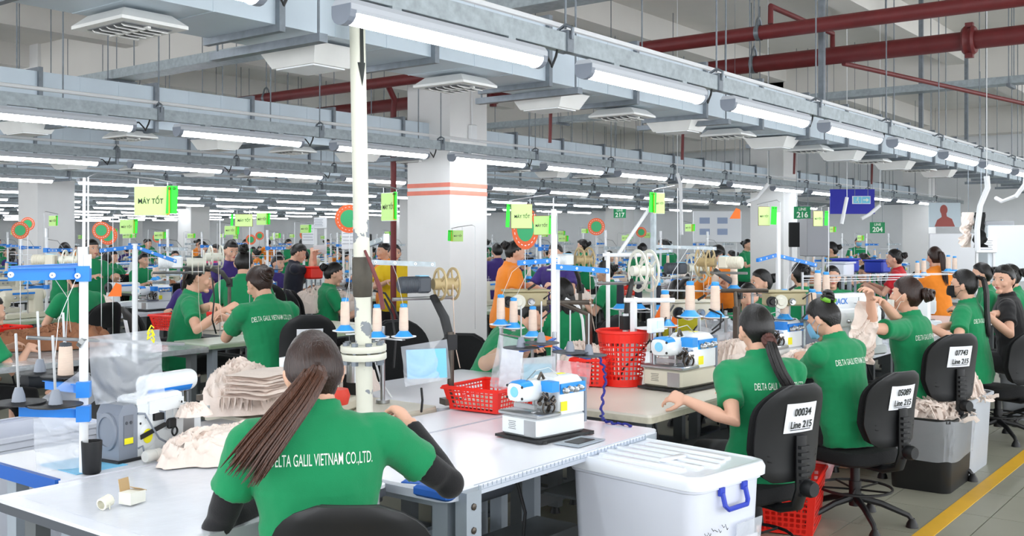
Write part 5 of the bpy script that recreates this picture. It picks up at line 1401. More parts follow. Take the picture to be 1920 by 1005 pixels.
# old machine on the cream table behind the pipe
t = thing('bartack_machine', 'old cream machine with steel cylinder behind the leaning pipe', 'sewing machine', (3.28, 3.52, .782), R(20))
b = MB(); b.bbox((.12, .14, .03), (.36, .26, .06), .015); b.bbox((.0, .16, .13), (.14, .2, .18), .03); part('bed', b, CREAM, t)
b = MB(); b.cyl((.20, .06, .12), (.20, .06, .24), .036, n=18); b.cyl((.20, .06, .24), (.20, .06, .26), .028, n=18); part('air_cylinder', b, STEEL, t)
b = MB(); b.box((.2, .06, .09), (.05, .05, .06)); b.box((.3, .1, .1), (.08, .1, .09)); b.box((.26, .05, .075), (.1, .04, .02)); part('clamp_block', b, BLACK, t, smooth=False)
b = MB(); b.tube([(.3, .05, .22), (.24, .0, .15), (.18, -.04, .06), (.1, -.06, .03)], .003, 5); b.tube([(.24, .1, .26), (.3, .12, .22), (.27, .12, .12)], .006, 6); b.tube([(.36, .02, .2), (.38, .0, .1), (.4, -.05, .02)], .005, 6); part('air_hose', b, WHITE_P, t)
b = MB(); b.lathe([(.03, 0), (.034, .02), (.026, .06), (.001, .062)], (.14, -.03, .03), 14, (.8, .3, .1)); part('ribbed_handle', b, REELT, t)
b = MB(); b.lathe([(.001, -.04), (.05, -.04), (.06, 0), (.05, .03), (.001, .03)], (-.09, .0, .1), 18, (0, 0, 1)); part('red_reel', b, mat('reel_red', (.86, .24, .16), .5), t)
b = MB(); b.box((-.1, .05, .19), (.12, .03, .13)); b.box((.05, .25, .2), (.25, .12, .12)); part('side_case', b, MWHITE, t, smooth=False)

# spool racks and cones of the nearest line
CN = [0]
def rk(label, base, pxs, Z, where, dark=False, col=None, s=1.0, m=STEEL, armm=None, pin=0, cones=True, r=.062):
    pts = [at(x, y, Z if len(q) == 0 else q[0]) for x, y, *q in pxs]
    rack(label, base, pts, m, armm, dark, r * s, pin=pin)
    if cones:
        for k, p in enumerate(pts):
            cone(p, 'cream thread cone, %s from left on %s' % (ORD[k], where) if not col else 'black thread cone with blue foot, %s on %s' % (ORD[k], where), col, s=s)
bp = onz(728, 770, .785)
rk('spool rack carrying three cones beside the leaning pipe', V((3.62, 3.62, .782)), [(647, 622), (707, 634), (757, 633)], 5.0, 'the rack by the leaning pipe')
rk('spool rack above the bent operator', V((4.55, 3.6, .767)), [(939, 610), (963, 616), (999, 632)], 5.5, 'the rack before the bent operator')
rk('rack of empty spool dishes with pins behind the front machine', V((4.2, 2.98, .787)), [(977, 654), (1015, 645), (1069, 662), (1104, 668)], 4.75, '', True, armm=BLUE_D, pin=.15, cones=False, r=.085)
rk('spool rack of cream cones above the lit machine', V((5.8, 3.2, .787)), [(1247, 612), (1294, 595), (1341, 596)], 5.9, 'the rack above the lit machine', s=1.25)
rk('spool rack of black cones beside the white reels', V((6.0, 3.7, .777)), [(1163, 580), (1197, 580), (1233, 582)], 7.0, 'the rack by the white reels', col=THREAD_K, s=1.15)
rk('spool rack above the ponytailed operator', V((6.9, 3.9, .777)), [(1341, 543), (1376, 545)], 7.6, 'the rack above the ponytailed operator', s=1.25)
rk('spool rack left of the green hair clip', V((6.6, 3.2, .787)), [(1471, 600), (1523, 600)], 6.6, 'the rack left of the green clip', dark=True, s=1.2)
rk('tall spool rack behind the green hair clip', V((7.7, 3.5, .777)), [(1533, 557), (1549, 560)], 7.6, 'the rack behind the green clip', s=1.2)
rk('spool rack behind the raised hands', V((9.0, 3.6, .777)), [(1720, 521), (1732, 517), (1778, 510), (1790, 512)], 10, 'the rack behind the raised hands')
p = at(1221, 620, 5.6); b = MB(); dish(b, p, .09); q = single('empty_dish', b, WHITE_P, 'white empty spool dish with a bare pin', 'spool dish'); b = MB(); b.cyl(p, p + V((0, 0, .14)), .004, n=6); b.cyl(p - V((0, 0, p.z - .79)), p, .006, n=6); part('spool_pin', b, STEEL, q)
# hanging cards and pouches
hang('clear pouch with bright blue card behind the leaning pipe', 752, 650, 838, 636, .19, 4.75, 4.85, PLASTIC, 21, .006, sag=.0)
b = MB(); b.box((0, 0, 0), (.19, .002, .14)); o = single('blue_card', b, BLUE_L, 'bright blue card inside the clear pouch', 'card', smooth=False); o.matrix_world = frame_mx(at(800, 682, 4.83), (S_, -C_, .10), (0, -.02, 1)) @ Matrix.Rotation(-PI / 2, 4, 'X')
hang('tall clear pouch with white sheet by the bent operator', 935, 628, 985, 640, .26, 4.95, 4.9, PLASTIC2, 22, .01)
b = MB(); b.box((0, 0, 0), (.105, .002, .19)); o = single('paper_sheet', b, PAPER, 'white sheet in the tall clear pouch', 'paper', smooth=False); o.location = at(958, 690, 4.97); o.rotation_euler = (0, .1, -.9)
hang('clear pouch with blue card above the front machine', 975, 672, 1040, 668, .12, 4.7, 4.7, PLASTIC2, 23, .005)
b = MB(); b.box((0, 0, 0), (.13, .002, .09)); o = single('teal_card', b, mat('card_teal', (.42, .70, .78), .5), 'teal card in the pouch above the front machine', 'card', smooth=False); o.location = at(1008, 700, 4.74); o.rotation_euler = (0, 0, -.9)
hang('pink tinted pouch right of the front machine', 1045, 675, 1110, 682, .12, 4.75, 4.8, PLASTIC_R, 24, .006)
hang('milky bag bunched beside the lit machine', 1310, 610, 1370, 625, .2, 6.2, 6.3, PLASTIC2, 25, .05, 'plastic bag', nm='plastic_bag')
p = onz(1345, 650, .787); single('plastic_bag', puff_bag(.3, .3, .2, 6, .04), PLASTIC2, 'milky plastic bag over the fabric by the lit machine', 'plastic bag', 'clear plastic bags', (p.x, p.y, .79))
p = onz(1560, 640, .787); single('plastic_bag', puff_bag(.3, .3, .22, 9, .04), PLASTIC2, 'milky plastic bag near the boxy machine', 'plastic bag', 'clear plastic bags', (p.x, p.y, .79))
for k, (x, y, Z, w_, h_, lab) in enumerate(((686, 610, 5.2, .05, .15, 'orange pennant card behind the leaning pipe'), (1236, 590, 6.3, .10, .13, 'orange pennant card right of the white reels'), (1015, 640, 5.2, .12, .06, 'orange card under the front spool rack'), (1262, 600, 6.4, .05, .1, 'small orange card behind a thread cone'), (215, 543, 7.5, .10, .10, 'tilted orange card on the left thread stand'), (1378, 400, 9.5, .1, .1, 'orange paper hung above the middle line'), (1540, 560, 7.7, .03, .12, 'narrow orange card by the green hair clip'))):
    p = at(x, y, Z); b = MB(); b.prism([(-w_ / 2, -h_ / 2), (w_ / 2, -h_ / 2), (w_ / 2, h_ * .35), (w_ * .1, h_ / 2)], .003, 'y'); o = single('orange_card', b, ORANGE, lab, 'card', 'orange cards', p, -.9, smooth=False)
    if k == 5: b = MB(); b.cyl((0, 0, h_ / 2), (0, 0, CEILZ - p.z), .002, n=4); part('wire', b, GALV_D, o)

# tape feeders of the nearest line (placed by the point of the reel hub)
def fd(label, bx, by, bh, tx, ty, Z, off=0, **k):
    p = onz(bx, by, bh); return feeder(label, (p.x, p.y, bh + .002), at(tx, ty, Z), math.atan2(-C_, S_) + off, **k)
fd('black armed tape feeder with dark motor and tan reel', 845, 757, .785, 812, 533, 5.15, .5, tape=.42)
fd('white post tape feeder with large white reels', 1173, 722, .787, 1185, 508, 5.9, .35, reelm=REELW, motor=False, postm=WHITE, r=.125, tape=.5)
fd('slanted tape feeder with tan reel above the ponytailed operator', 1385, 640, .787, 1342, 492, 6.9, 2.6, bodym=CREAM, r=.10, tape=.2, armm=BLACK)
fd('tape feeder with white motor and tan reel pair', 1088, 628, .777, 1078, 487, 7.2, .4, bodym=MWHITE, r=.09, tape=.5)
fd('dark motor tape feeder behind the slanted black arm', 1262, 640, .777, 1290, 503, 7.6, .3, reelm=REELW, r=.11)
# steel uprights with cross bars
for k, (x, y0, y1, Z, bx0, bx1, by, lab) in enumerate(((1188, 560, 725, 5.6, 1170, 1265, 563, 'white post'), (1225, 380, 640, 6.6, 1130, 1225, 478, 'steel'), (1104, 590, 690, 5.6, 1025, 1105, 567, 'brown steel'), (1380, 575, 690, 6.2, 1352, 1440, 545, 'brown steel'))):
    p = at(x, y1, Z); b = MB(); top = at(x, y0, Z); b.box(((p.x), p.y, (.785 + top.z) / 2), (.028, .028, top.z - .785)); 
    t = single('guide_upright', b, STEEL_D if k > 1 else (GALV if k else WHITE), 'upright %s guide post, %s from left in the nearest line' % (lab, ORD[[1, 2, 0, 3][k]]), 'guide post', 'guide posts', smooth=False)
    b = MB(); b.cyl(at(bx0, by, Z), at(bx1, by, Z), .013, n=8); b.cyl(at(x, y0, Z), at((bx0 * .7 + bx1 * .3), by, Z), .012, n=8); part('cross_bar', b, STEEL_D if k > 1 else WHITE, t)
# mechanical elastic heads (beige) hanging over the lit machines
for k, (x, y, Z) in enumerate(((1300, 580, 6.1), (1470, 560, 6.6), (985, 560, 6.2))):
    p = at(x, y, Z); t = thing('metering_device', 'beige elastic metering device with dials, %s from left' % ['middle one', 'rightmost one', 'leftmost one'][k].replace(' one', ''), 'metering device', p, -.7, 'elastic metering devices')
    b = MB(); b.bbox((0, 0, 0), (.26, .12, .09), .01); b.bbox((0, 0, .05), (.28, .13, .015), .005); part('case', b, MBEIGE if k != 0 else CREAM, t)
    for q, (dx, r_) in enumerate(((-.12, .035), (-.06, .045), (.02, .022))):
        b = MB(); b.lathe([(.001, .03), (r_ * .5, .03), (r_ * .6, .02), (r_, .022), (r_, .0), (.001, 0)], (dx, -.06, -.015), 18, (0, -1, 0)); part('dial', b, [BLACK, REELW, STEEL][q], t)
    b = MB(); b.tube([(.1, -.06, 0), (.14, -.1, .04), (.15, -.1, -.06), (.08, -.09, -.12)], .005, 6); b.tube([(0, -.07, .06), (.04, -.09, .09)], .007, 6); part('cable', b, BLACK, t)
    b = MB(); b.cyl((.05, .03, -.04), (.05, .03, -(p.z - .79)), .011, n=8); part('support_rod', b, STEEL, t)
# long steel rails
for k, (x0, y0, x1, y1, Z0, Z1, r_, m, lab) in enumerate(((725, 447, 815, 497, 5.0, 5.2, .018, GALV, 'pale rail behind the leaning pipe'),)):
    pass
for k, (x0, y0, x1, y1, Z, lab, hh) in enumerate(((686, 491, 815, 496, 4.47, 'grey flat thread rail right of the leaning pipe', .022), (724, 447, 682, 462, 4.47, 'grey flat thread rail left of the leaning pipe', .022), (1140, 478, 1260, 470, 6.6, 'white flat rail over the large white reels', .022), (1225, 462, 1342, 466, 6.7, 'grey flat rail on the steel upright', .022), (972, 493, 1045, 488, 5.3, 'bright blue thread arm, left of the pair over the bent operator', .026), (1038, 500, 1140, 508, 5.3, 'bright blue thread arm, right of the pair over the bent operator', .028), (1420, 488, 1458, 478, 7.0, 'short blue thread arm above the nearest right line', .024), (1460, 480, 1530, 497, 7.0, 'long blue thread arm above the nearest right line', .024), (188, 470, 252, 463, 6.2, 'short blue thread arm over the left middle tables', .024), (254, 463, 330, 490, 6.2, 'long blue thread arm over the left middle tables', .022))):
    a, c = at(x0, y0, Z), at(x1, y1, Z + .15); d = c - a; b = MB(); n = V((-d.y, d.x, 0)).normalized()
    vs = [p + n * sn * .011 + V((0, 0, sz * hh / 2)) for p in (a, c) for sn, sz in ((-1, -1), (1, -1), (1, 1), (-1, 1))]
    b.add(vs, [(0, 1, 2, 3), (7, 6, 5, 4), (0, 4, 5, 1), (1, 5, 6, 2), (2, 6, 7, 3), (3, 7, 4, 0)])
    t = single('thread_rail', b, BLUE if 'blue' in lab else GALV, lab, 'thread rail', smooth=False)
    ex = c if k in (4, 6, 8) else a
    b = MB(); b.cyl((ex.x, ex.y, ex.z - .02) if k < 2 else (ex.x, ex.y, .787 if k not in (8, 9) else .76), (ex.x, ex.y, ex.z + (.02 if k not in (5, 7) else .3)), .014, n=8); part('post', b, WHITE, t)
    for f in (.12, .4, .7, .95): b = MB(); b.lathe([(.003, -.014), (.007, -.013), (.007, .013), (.003, .014)], a.lerp(c, f), 8, n); part('thread_eye', b, WHITE_P, t)
# signs
SG = dict(tagdir=1)
status_sign('large MÁY TỐT card on wire in the left foreground', at(284, 350, 3.75), None, .125, .105, -.235, zb=1.55)
status_sign('MÁY TỐT card right of the leaning pipe', at(729, 362, 5.0), math.atan2(-C_, S_) - .9, .14, .135, -.3, orange=True, zb=1.25)
status_sign('MÁY TỐT card above the bent operator', at(978, 383, 5.3), math.atan2(-C_, S_) + .15, .11, .125, .17, tagdir=-1, orange=False, tagw=.02)
status_sign('MÁY TỐT card behind the one above the bent operator', at(1016, 405, 6.5), math.atan2(-C_, S_) - .4, .11, .12, .1, tagdir=1, orange=False, tagw=.04)
status_sign('bright green tagged card above the large white reels', at(1236, 362, 6.5), math.atan2(-C_, S_) + .4, .08, .13, .14, tagdir=-1, tagw=.06)
status_sign('MÁY TỐT card above the ponytailed operator', at(1433, 388, 7.2), math.atan2(-C_, S_) + .3, .09, .13, .13, tagdir=1, tagw=.04, orange=False)
status_sign('MÁY TỐT card above the green hair clip', at(1534, 396, 8.2), math.atan2(-C_, S_) + .5, .10, .12, .12, tagdir=1, tagw=.03, orange=False)
status_sign('MÁY TỐT card beside the amber card at left centre', at(457, 402, 8.5), None, .145, .10, -.2, tagdir=-1, tagw=.02, orange=False)
status_sign('MÁY TỐT card with green tag left of the leaning pipe', at(492, 400, 8.8), math.atan2(-C_, S_) - .5, .13, .10, -.15, tagw=.06)
status_sign('small card with green tag against the banded column', at(858, 432, 9.2), math.atan2(-C_, S_) + .2, .1, .10, .16, tagdir=-1, tagw=.045)
status_sign('MÁY TỐT card left of the far left column', at(238, 412, 8.6), None, .12, .12, -.12, tagw=.04)

# threads running up from the cones to the rails, cables hanging by the machines
def line(nm, label, pts, r, m, cat, gr):
    b = MB(); b.tube([at(*q) for q in pts], r, 5); return single(nm, b, m, label, cat, gr)
for k, pts in enumerate((((757, 578, 5.0), (745, 520, 4.8), (735, 494, 4.5)), ((647, 573, 5.0), (660, 500, 4.7), (690, 458, 4.5)), ((963, 565, 5.5), (985, 520, 5.4), (1000, 492, 5.35)), ((939, 560, 5.5), (960, 510, 5.4), (985, 490, 5.3)), ((1247, 560, 5.9), (1262, 510, 6.3), (1290, 466, 6.7)), ((1294, 545, 5.9), (1300, 500, 6.3), (1320, 466, 6.7)), ((1471, 560, 6.6), (1478, 520, 6.8), (1500, 490, 7.0)), ((1180, 540, 6.9), (1190, 505, 6.8), (1210, 474, 6.6)), ((100, 700, 3.5), (110, 600, 3.6), (145, 517, 3.6)), ((123, 650, 3.84), (128, 560, 3.7), (98, 516, 3.55)))):
    line('thread', 'fine white thread, %s of those rising from cones to rails' % ORD[k], pts, .0012, WHITE_P, 'thread', 'threads rising from the cones')
for k, pts in enumerate((((1263, 572, 6.0), (1240, 610, 5.8), (1205, 655, 5.6), (1170, 690, 5.55), (1158, 716, 5.6)), ((1330, 580, 5.9), (1352, 590, 5.8), (1350, 615, 5.8), (1325, 632, 5.8)), ((720, 560, 5.2), (735, 590, 5.2), (742, 640, 5.2), (738, 690, 5.1)), ((700, 545, 5.2), (722, 550, 5.2), (738, 575, 5.2), (752, 610, 5.2)), ((790, 728, 4.85), (792, 750, 4.8), (790, 772, 4.85)), ((398, 520, 7.0), (402, 560, 7.0), (398, 600, 7.0), (405, 625, 7.2)))):
    line('cable', 'black hanging cable, %s' % ['long one sweeping past the white post', 'looped under the beige metering device', 'behind the leaning pipe, lower', 'behind the leaning pipe, upper', 'below the blue card pouch', 'at the left middle feeder'][k], pts, .006, BLACK, 'cable', 'black hanging cables')
line('suction_hose', 'white flexible hose beside the small blue arms, middle left', ((1060, 560, 6.6), (1085, 575, 6.6), (1092, 600, 6.6), (1095, 640, 6.6)), .010, WHITE_P, 'hose', None)
b = MB(); b.tube([at(684, 470, 4.4), at(697, 500, 4.36), at(712, 540, 4.34), at(718, 580, 4.33)], [.006, .008, .010, .010], 8); single('valve_lever', b, mat('lever_maroon', (.38, .13, .13), .5), 'maroon handled valve lever on the leaning pipe', 'lever')

# ------------------------------------------------------------ people of the nearest line, with their chairs
SPOT = []
def G(px, Z):
    p = at(px, HZ, Z); Z0 = Z
    for _ in range(4):
      p = at(px, HZ, Z0)
      if Z > 8.9:      # keep people in the aisles between the table rows
        for Yr in ROWS[1:]:
            if Yr - .05 < p.y < Yr + 1.97:
                p = onY(px, HZ, Yr - .05 if p.y < Yr + .96 else Yr + 1.97)
      if Z < 8.9 or not any(math.hypot(p.x - a, p.y - b_) < .5 for a, b_ in SPOT): break
      Z0 += 1.1
    SPOT.append((p.x, p.y))
    return (p.x, p.y, 0)
K = 'label'
# near woman from behind
x, y, _ = G(598, 2.93)
person('ponytailed woman in green polo with black undersleeves, nearest', (x, y, 0), yaw_to(14), hz=.585, nk=-.018, lean=9, head=(6, -14, -3), hand_w=[at(505, 930, 3.17), at(772, 800, 3.27)], poles=[(-1, -.1, -.5), (1, -.1, -.5)],
       elbow_w=[at(360, 1010, 2.85), at(815, 950, 2.9)], broad=1.16, txt_q=.375, shirt=SH_G, hair='pony', hairm=HAIRB, vox=.0055, s=1.01, text=True, tailw=.062, tailm=HAIRT, sleeves=TROUS, txt_off=.005, group=None, sleeve_len=.56, curl=.8,
       tail=[(0, -.098, .012), (-.016, -.135, -.02), (-.06, -.148, -.075), (-.125, -.152, -.145), (-.19, -.15, -.215), (-.25, -.14, -.285)], rndseed=2, thick=.018, girth=.98)
chair('black chair of the near woman, cropped by the picture edge', (x + .07, y - .12, 0), yaw_to(0) * 1.0, seat=.49, back_h=.38, num=None, bw=.43)
# operators on the right
def op(label, px, Z, deg, chair_num=None, chair_off=(0, 0), chair_deg=None, seat=.47, cb=.5, clabel=None, **k):
    x, y, _ = G(px, Z)
    r = person(label, (x, y, 0), yaw_to(deg), group=None, **k)
    if clabel:
        chair(clabel, (x + chair_off[0], y + chair_off[1], 0), yaw_to(deg if chair_deg is None else chair_deg), seat, cb, chair_num)
    return r
rp2 = op('woman in green polo with black ponytail and brown scrunchie', 1432, 4.85, 12, ('00034', 'Line 215', .0), (-.075, .04), 33, .46, .44, 'black chair labelled 00034 Line 215 behind the brown scrunchie woman', lean=7, head=(3, -8, 0), hand_w=[onz(1290, 752, .84), onz(1380, 735, .80)],
   poles=[(-.9, -.4, -.7), (.9, -.4, -.7)], vox=.0055, text=True, hair='pony', tail=[(.0, -.10, -.055), (.0, -.13, -.08), (.01, -.14, -.14), (.03, -.15, -.21), (.06, -.16, -.27), (.09, -.16, -.33)], s=1.0, rndseed=3, txt_off=.06, skin=SKIN, hz=.53)
rp3 = op('woman in green polo with blue mask and green hair clip', 1590, 5.75, 38, ('05089', 'Line 215', .0), (.0, -.04), 32, .43, .41, 'black chair labelled 05089 Line 215 behind the blue masked woman', lean=14, head=(4, -28, 0), hand_w=[onz(1502, 672, .88), onz(1520, 668, .86)], poles=[(-.6, .0, -.9), (.9, -.3, -.7)],
   vox=.0055, text=True, mask=MASKB, hair=('bun', (0, -.085, .105), .034), hairm=HAIRK, rndseed=4, hz=.53)
op('woman in green polo raising both hands, white mask under chin', 1722, 6.85, 48, ('07743', 'Line 215', .0), (.02, -.03), 22, .50, .44, 'black chair labelled 07743 Line 215 behind the woman raising her hands', lean=9, head=(4, 6, 0), hand_w=[at(1632, 562, 6.45), at(1630, 552, 6.6)], poles=[(-.3, .6, -1), (.5, .6, -1)],
   vox=.006, text=True, mask=MASKW, hair=('bun', (0, -.13, .02), .04), hairm=HAIRB, fringe=.18, rndseed=5, s=1.05, hz=.55)
op('woman in green polo with long ponytail and black mask', 1825, 8.1, 50, None, (.15, -.15), 30, .42, .42, 'black chair behind the black masked operator', lean=7, head=(4, 0, 0), hand_w=[at(1742, 612, 7.8), at(1750, 618, 7.9)], poles=[(-.6, -.3, -.8), (.9, -.3, -.7)],
   vox=.007, text=True, mask=MASKK, hair='pony', tail=[(0, -.09, .07), (0, -.14, .05), (0, -.16, -.05), (0, -.16, -.17), (.0, -.17, -.28), (0, -.17, -.40)], rndseed=6, hz=.56, s=1.05)
op('seated woman in black tee with beige trim looking back', 1903, 8.75, 60, None, (.15, -.2), 30, .47, .5, 'black chair at the right picture edge', lean=10, head=(62, 0, 0), hand_w=[at(1850, 590, 8.4), at(1856, 592, 8.4)], shirt=SH_K, vox=.007, hair='bun', rndseed=7, s=1.08, hz=.56)
op('dark-haired worker in green behind the woman in black', 1925, 10.5, 55, vox=.012, lean=18, hair='bun', mask=MASKW, rndseed=8, s=1.1, clabel=None)
op('bowed worker with pink hair tie behind the black masked operator', 1868, 11, 70, vox=.012, lean=16, hair='bun', rndseed=9, clabel=None, s=1.1)
b = MB(); rnd = random.Random(8)
for k in range(16):
    a = 2 * PI * k / 16; b.ell((.026 * math.cos(a), -.118 + .006 * math.sin(a * 3), -.062 + .026 * math.sin(a)), (.014, .013, .014), 8, 6)
b.ell((0, -.118, -.062), (.028, .016, .028), 10, 6)
part('scrunchie', b, SCRUNCH, rp2[4])
b = MB()
for sx in (-1, 1): b.tube([(sx * .006, -.045, .105), (sx * .026, -.058, .098), (sx * .034, -.08, .082), (sx * .028, -.10, .066)], [.008, .011, .011, .007], 8, flat=1.6)
b.bbox((0, -.062, .108), (.05, .035, .03), .008); part('hair_clip', b, CLIPG, rp3[4])
# across the nearest line
op('bent worker in green with beige sleeve covers behind spool rack', 900, 6.5, -68, None, (0, 0), -60, .47, .5, None, lean=42, head=(0, -35, 0), hand_w=[at(985, 660, 6.4), at(945, 668, 6.05)], elbow_w=[None, at(880, 700, 6.2)], sleeves=SLV_B, vox=.008, hair='bun', rndseed=10, hz=.56, s=1.05)
op('worker in green with long dark hair before a black chair', 1062, 8.0, 30, None, (.25, -.15), 30, .47, .5, 'black chair behind the long dark haired worker', lean=6, hair='down', vox=.009, rndseed=11, s=1.02, head=(20, 0, 0))
chair('black chair back beyond the dark tape feeder motor', (*G(765, 6.6)[:2], 0), yaw_to(200), .50, .5, ('', '', 0))
chair('black chair back left of the bent operator', (*G(850, 6.9)[:2], 0), yaw_to(170), .42, .46)

# ------------------------------------------------------------ second line and the rows beyond
op('woman in green polo and glasses sewing at the pale green table', 514, 7.6, 42, ('', '', 0), (.18, -.12), 20, .5, .5, 'black chair of the woman at the pale green table', lean=20, head=(5, -24, 0), hand_w=[at(440, 596, 7.95), at(438, 600, 8.0)], vox=.007, text=True, hair=('bun', (0, -.115, .02), .04), hairm=HAIRB, rndseed=12, s=1.14, hz=.57, txt_off=-.01, palm=[(0.6, 0, -.4), (-.6, 0, -.4)])
op('man in green in profile leaning right at the red basket', 338, 8.6, -72, ('', '', 0), (-.2, -.1), -60, .5, .5, 'black chair behind the profile worker in green', lean=14, head=(0, -8, 0), hand_w=[at(425, 575, 8.0), at(420, 582, 8.2)], vox=.007, hair='short', rndseed=13, s=1.14, hz=.56)
hidden = []
def st(label, px, Z, deg, **k):
    x, y, _ = G(px, Z); d = dict(hz=.86, lean=4, vox=.011, group='standing workers', stand=True); d.update(k); return person(label, (x, y, 0), yaw_to(deg), **d)
st('standing worker in orange polo handling cream parts', 948, 9.4, -70, shirt=SH_O, hair='bun', lean=8, head=(0, -14, 0), hand_w=[at(1010, 540, 9.2), at(1000, 548, 9.0)], rndseed=14, s=.98)
st('standing worker in green seen from behind at far left', 122, 14, 20, shirt=SH_G, hair='short', rndseed=15, head=(10, -10, 0), hz=.80, fringe=0)
st('standing man in purple bending over the left middle line', 425, 11.6, -140, shirt=SH_P, hair='short', rndseed=16, lean=12, hz=.84, head=(0, -10, 0))
st('man in navy polo reading a sheet of paper', 548, 13, -75, shirt=SH_N, hair='short', rndseed=17, hand_w=[at(590, 480, 12.7), at(585, 476, 12.8)], head=(0, -20, 0), hz=.80)
b = MB(); b.box((0, 0, 0), (.16, .003, .12)); o = single('paper_sheet', b, PAPER, 'sheet of paper held by the man in navy', 'paper', smooth=False); o.location = at(600, 468, 12.7); o.rotation_euler = (.4, 0, -.9)
st('worker in purple behind the orange polo', 934, 15, 20, shirt=SH_P, hair='short', rndseed=18, hz=.78)
st('worker in purple left of the blue thread arms', 1045, 12, 150, shirt=SH_P, hair='short', rndseed=19, hz=.80)
st('smiling worker in yellow polo beside the red standpipe', 738, 12.8, 200, shirt=SH_Y, hair='bun', rndseed=20, hz=.78)
st('worker in orange behind the yellow polo', 726, 13.5, 120, shirt=SH_O, hair='short', rndseed=21, hz=.80)
st('worker in bright pink at the far left', 408, 17, 160, shirt=SH_PK, hair='bun', rndseed=22, hz=.76, vox=.014)
st('person in camouflage shirt at the far left', 382, 16.5, 170, shirt=SH_C, hair='bun', rndseed=23, hz=.80, vox=.014)
st('worker in red polo bending at the right rear table', 1692, 12.5, 60, shirt=SH_R, hair='bun', rndseed=24, lean=10, hz=.72)
st('long-haired woman in orange polo seen from behind, right', 1757, 12.0, 8, shirt=SH_O, hair='pony', hairm=HAIRB, tail=[(0, -.09, .06), (.01, -.13, .04), (.02, -.14, -.08), (.04, -.14, -.2), (.06, -.14, -.33)], rndseed=25, hz=.72, s=1.04)
st('worker in olive shirt at the right rear', 1565, 15, 70, shirt=SH_OL, hair='bun', rndseed=26, hz=.80, vox=.012)
st('masked worker in green bending over the far rear table', 1605, 22, 180, shirt=SH_G, hair='short', rndseed=27, hz=.90, vox=.016, lean=20, mask=MASKB)
st('bending orange worker left of the middle rear line', 1300, 13, -110, shirt=SH_O, hair='bun', rndseed=28, hz=.78, lean=40)
st('orange worker right of the bending one', 1362, 13.4, 110, shirt=SH_O, hair='short', rndseed=29, hz=.78, lean=16)
st('green worker at the middle rear, behind the orange badge', 1200, 15, -30, shirt=SH_G, hair='bun', rndseed=30, hz=.78, lean=12)
sit = lambda *a, **k: op(*a, **dict(dict(vox=.011), **k))
sit('green worker with black bun before the purple man', 455, 10.2, 10, None, (.1, -.1), 10, .5, .48, None, hair=('bun', (0, -.07, .12), .04), rndseed=31, lean=12, s=1.16, hz=.62, head=(0, -14, 0))
sit('seated worker with long brown hair and green polo', 492, 9.4, 5, ('', '', 0), (.05, -.1), 5, .52, .5, 'black labelled chair under the long brown hair', hair='down', hairm=HAIRB, rndseed=32, s=1.02)
sit('seated worker in green in right profile by the leaning pipe', 608, 11.2, -65, None, (-.1, 0), -65, .5, .5, 'black chair behind the profile worker by the pipe', hair='bun', rndseed=33, head=(0, -14, 0), s=1.1)
sit('seated worker in purple behind the profile worker in green', 378, 10.0, 160, None, rndseed=34, shirt=SH_P, hair='short', lean=20, s=1.12, clabel=None)
sit('seated worker in mustard shirt behind a dark motor', 1285, 8.8, 10, None, (.0, -.2), 10, .5, .4, 'black chair of the mustard shirt worker', rndseed=35, shirt=SH_M, hair='bun', lean=30, s=1.0)
sit('green worker with outstretched arm in the middle line', 1462, 9.6, 100, None, rndseed=36, lean=22, s=1.08, hair='bun', clabel=None)
sit('green worker from behind with chair, below the exit sign', 1508, 10.2, 10, None, (.1, -.1), 10, .52, .5, 'black chair below the exit sign', rndseed=37, lean=8, s=1.12, hair='bun')
sit('dark-haired worker bowed in the middle rear', 1648, 12.5, 120, None, rndseed=38, lean=35, hair='bun', clabel=None, s=1.05)
sit('bowed worker with glasses left of the bright bags', 1555, 10.5, 170, None, rndseed=39, lean=28, hair='down', clabel=None, s=1.08)
sit('green worker left of the black cones', 1160, 12.2, 60, None, rndseed=40, lean=20, hair='bun', clabel=None, s=1.1)
sit('green worker partly hidden under the tan reel', 1400, 8.6, 170, None, rndseed=41, lean=25, hair='short', clabel=None, s=.98)
sit('green worker cropped at the left picture edge', -70, 6.9, -40, None, rndseed=42, lean=25, hair='short', clabel=None, s=.95)
chair('black chair back rising behind the left thread stand', (*G(240, 6.1)[:2], 0), yaw_to(0), .42, .46)
# row props
LINE2 = ROWS[1]
def prow(r, Y, xs, detail):
    """tables, machines, thread stands and workers of one sewing line"""
    nm = ORD[r] + ' line'
    for k, x in enumerate(xs):
        if blocked(x, Y): continue
        z = .775
        tm = [TABW, TABC, TABG][(k + r) % 3]; em = [None, WOOD, EDGEG][(k + r) % 3]
        key = ('tbl', (k + r) % 3, detail)
        for side, (y0, y1) in enumerate(((Y + .2, Y + .98), (Y + 1.0, Y + 1.72))):
            lab = '%s table of the %s, %s from left' % (['front', 'rear'][side], nm, ORD[k])
            kk = key + (side,)
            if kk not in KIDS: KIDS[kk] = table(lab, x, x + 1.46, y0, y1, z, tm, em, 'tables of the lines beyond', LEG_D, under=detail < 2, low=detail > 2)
            else: dup(KIDS[kk], (x + .73, (y0 + y1) / 2, 0), 0, lab)
rndp = random.Random(21)
GEN = []
def gen_person(label, loc, yaw, v):
    if v >= len(GEN): return
    o = dup(GEN[v], loc, yaw, label); return o
variants = [(SH_G, 'bun', 14), (SH_G, 'pony', 22), (SH_G, 'short', 6), (SH_O, 'bun', 12), (SH_P, 'short', 8), (SH_Y, 'bun', 10)]
gm = {}
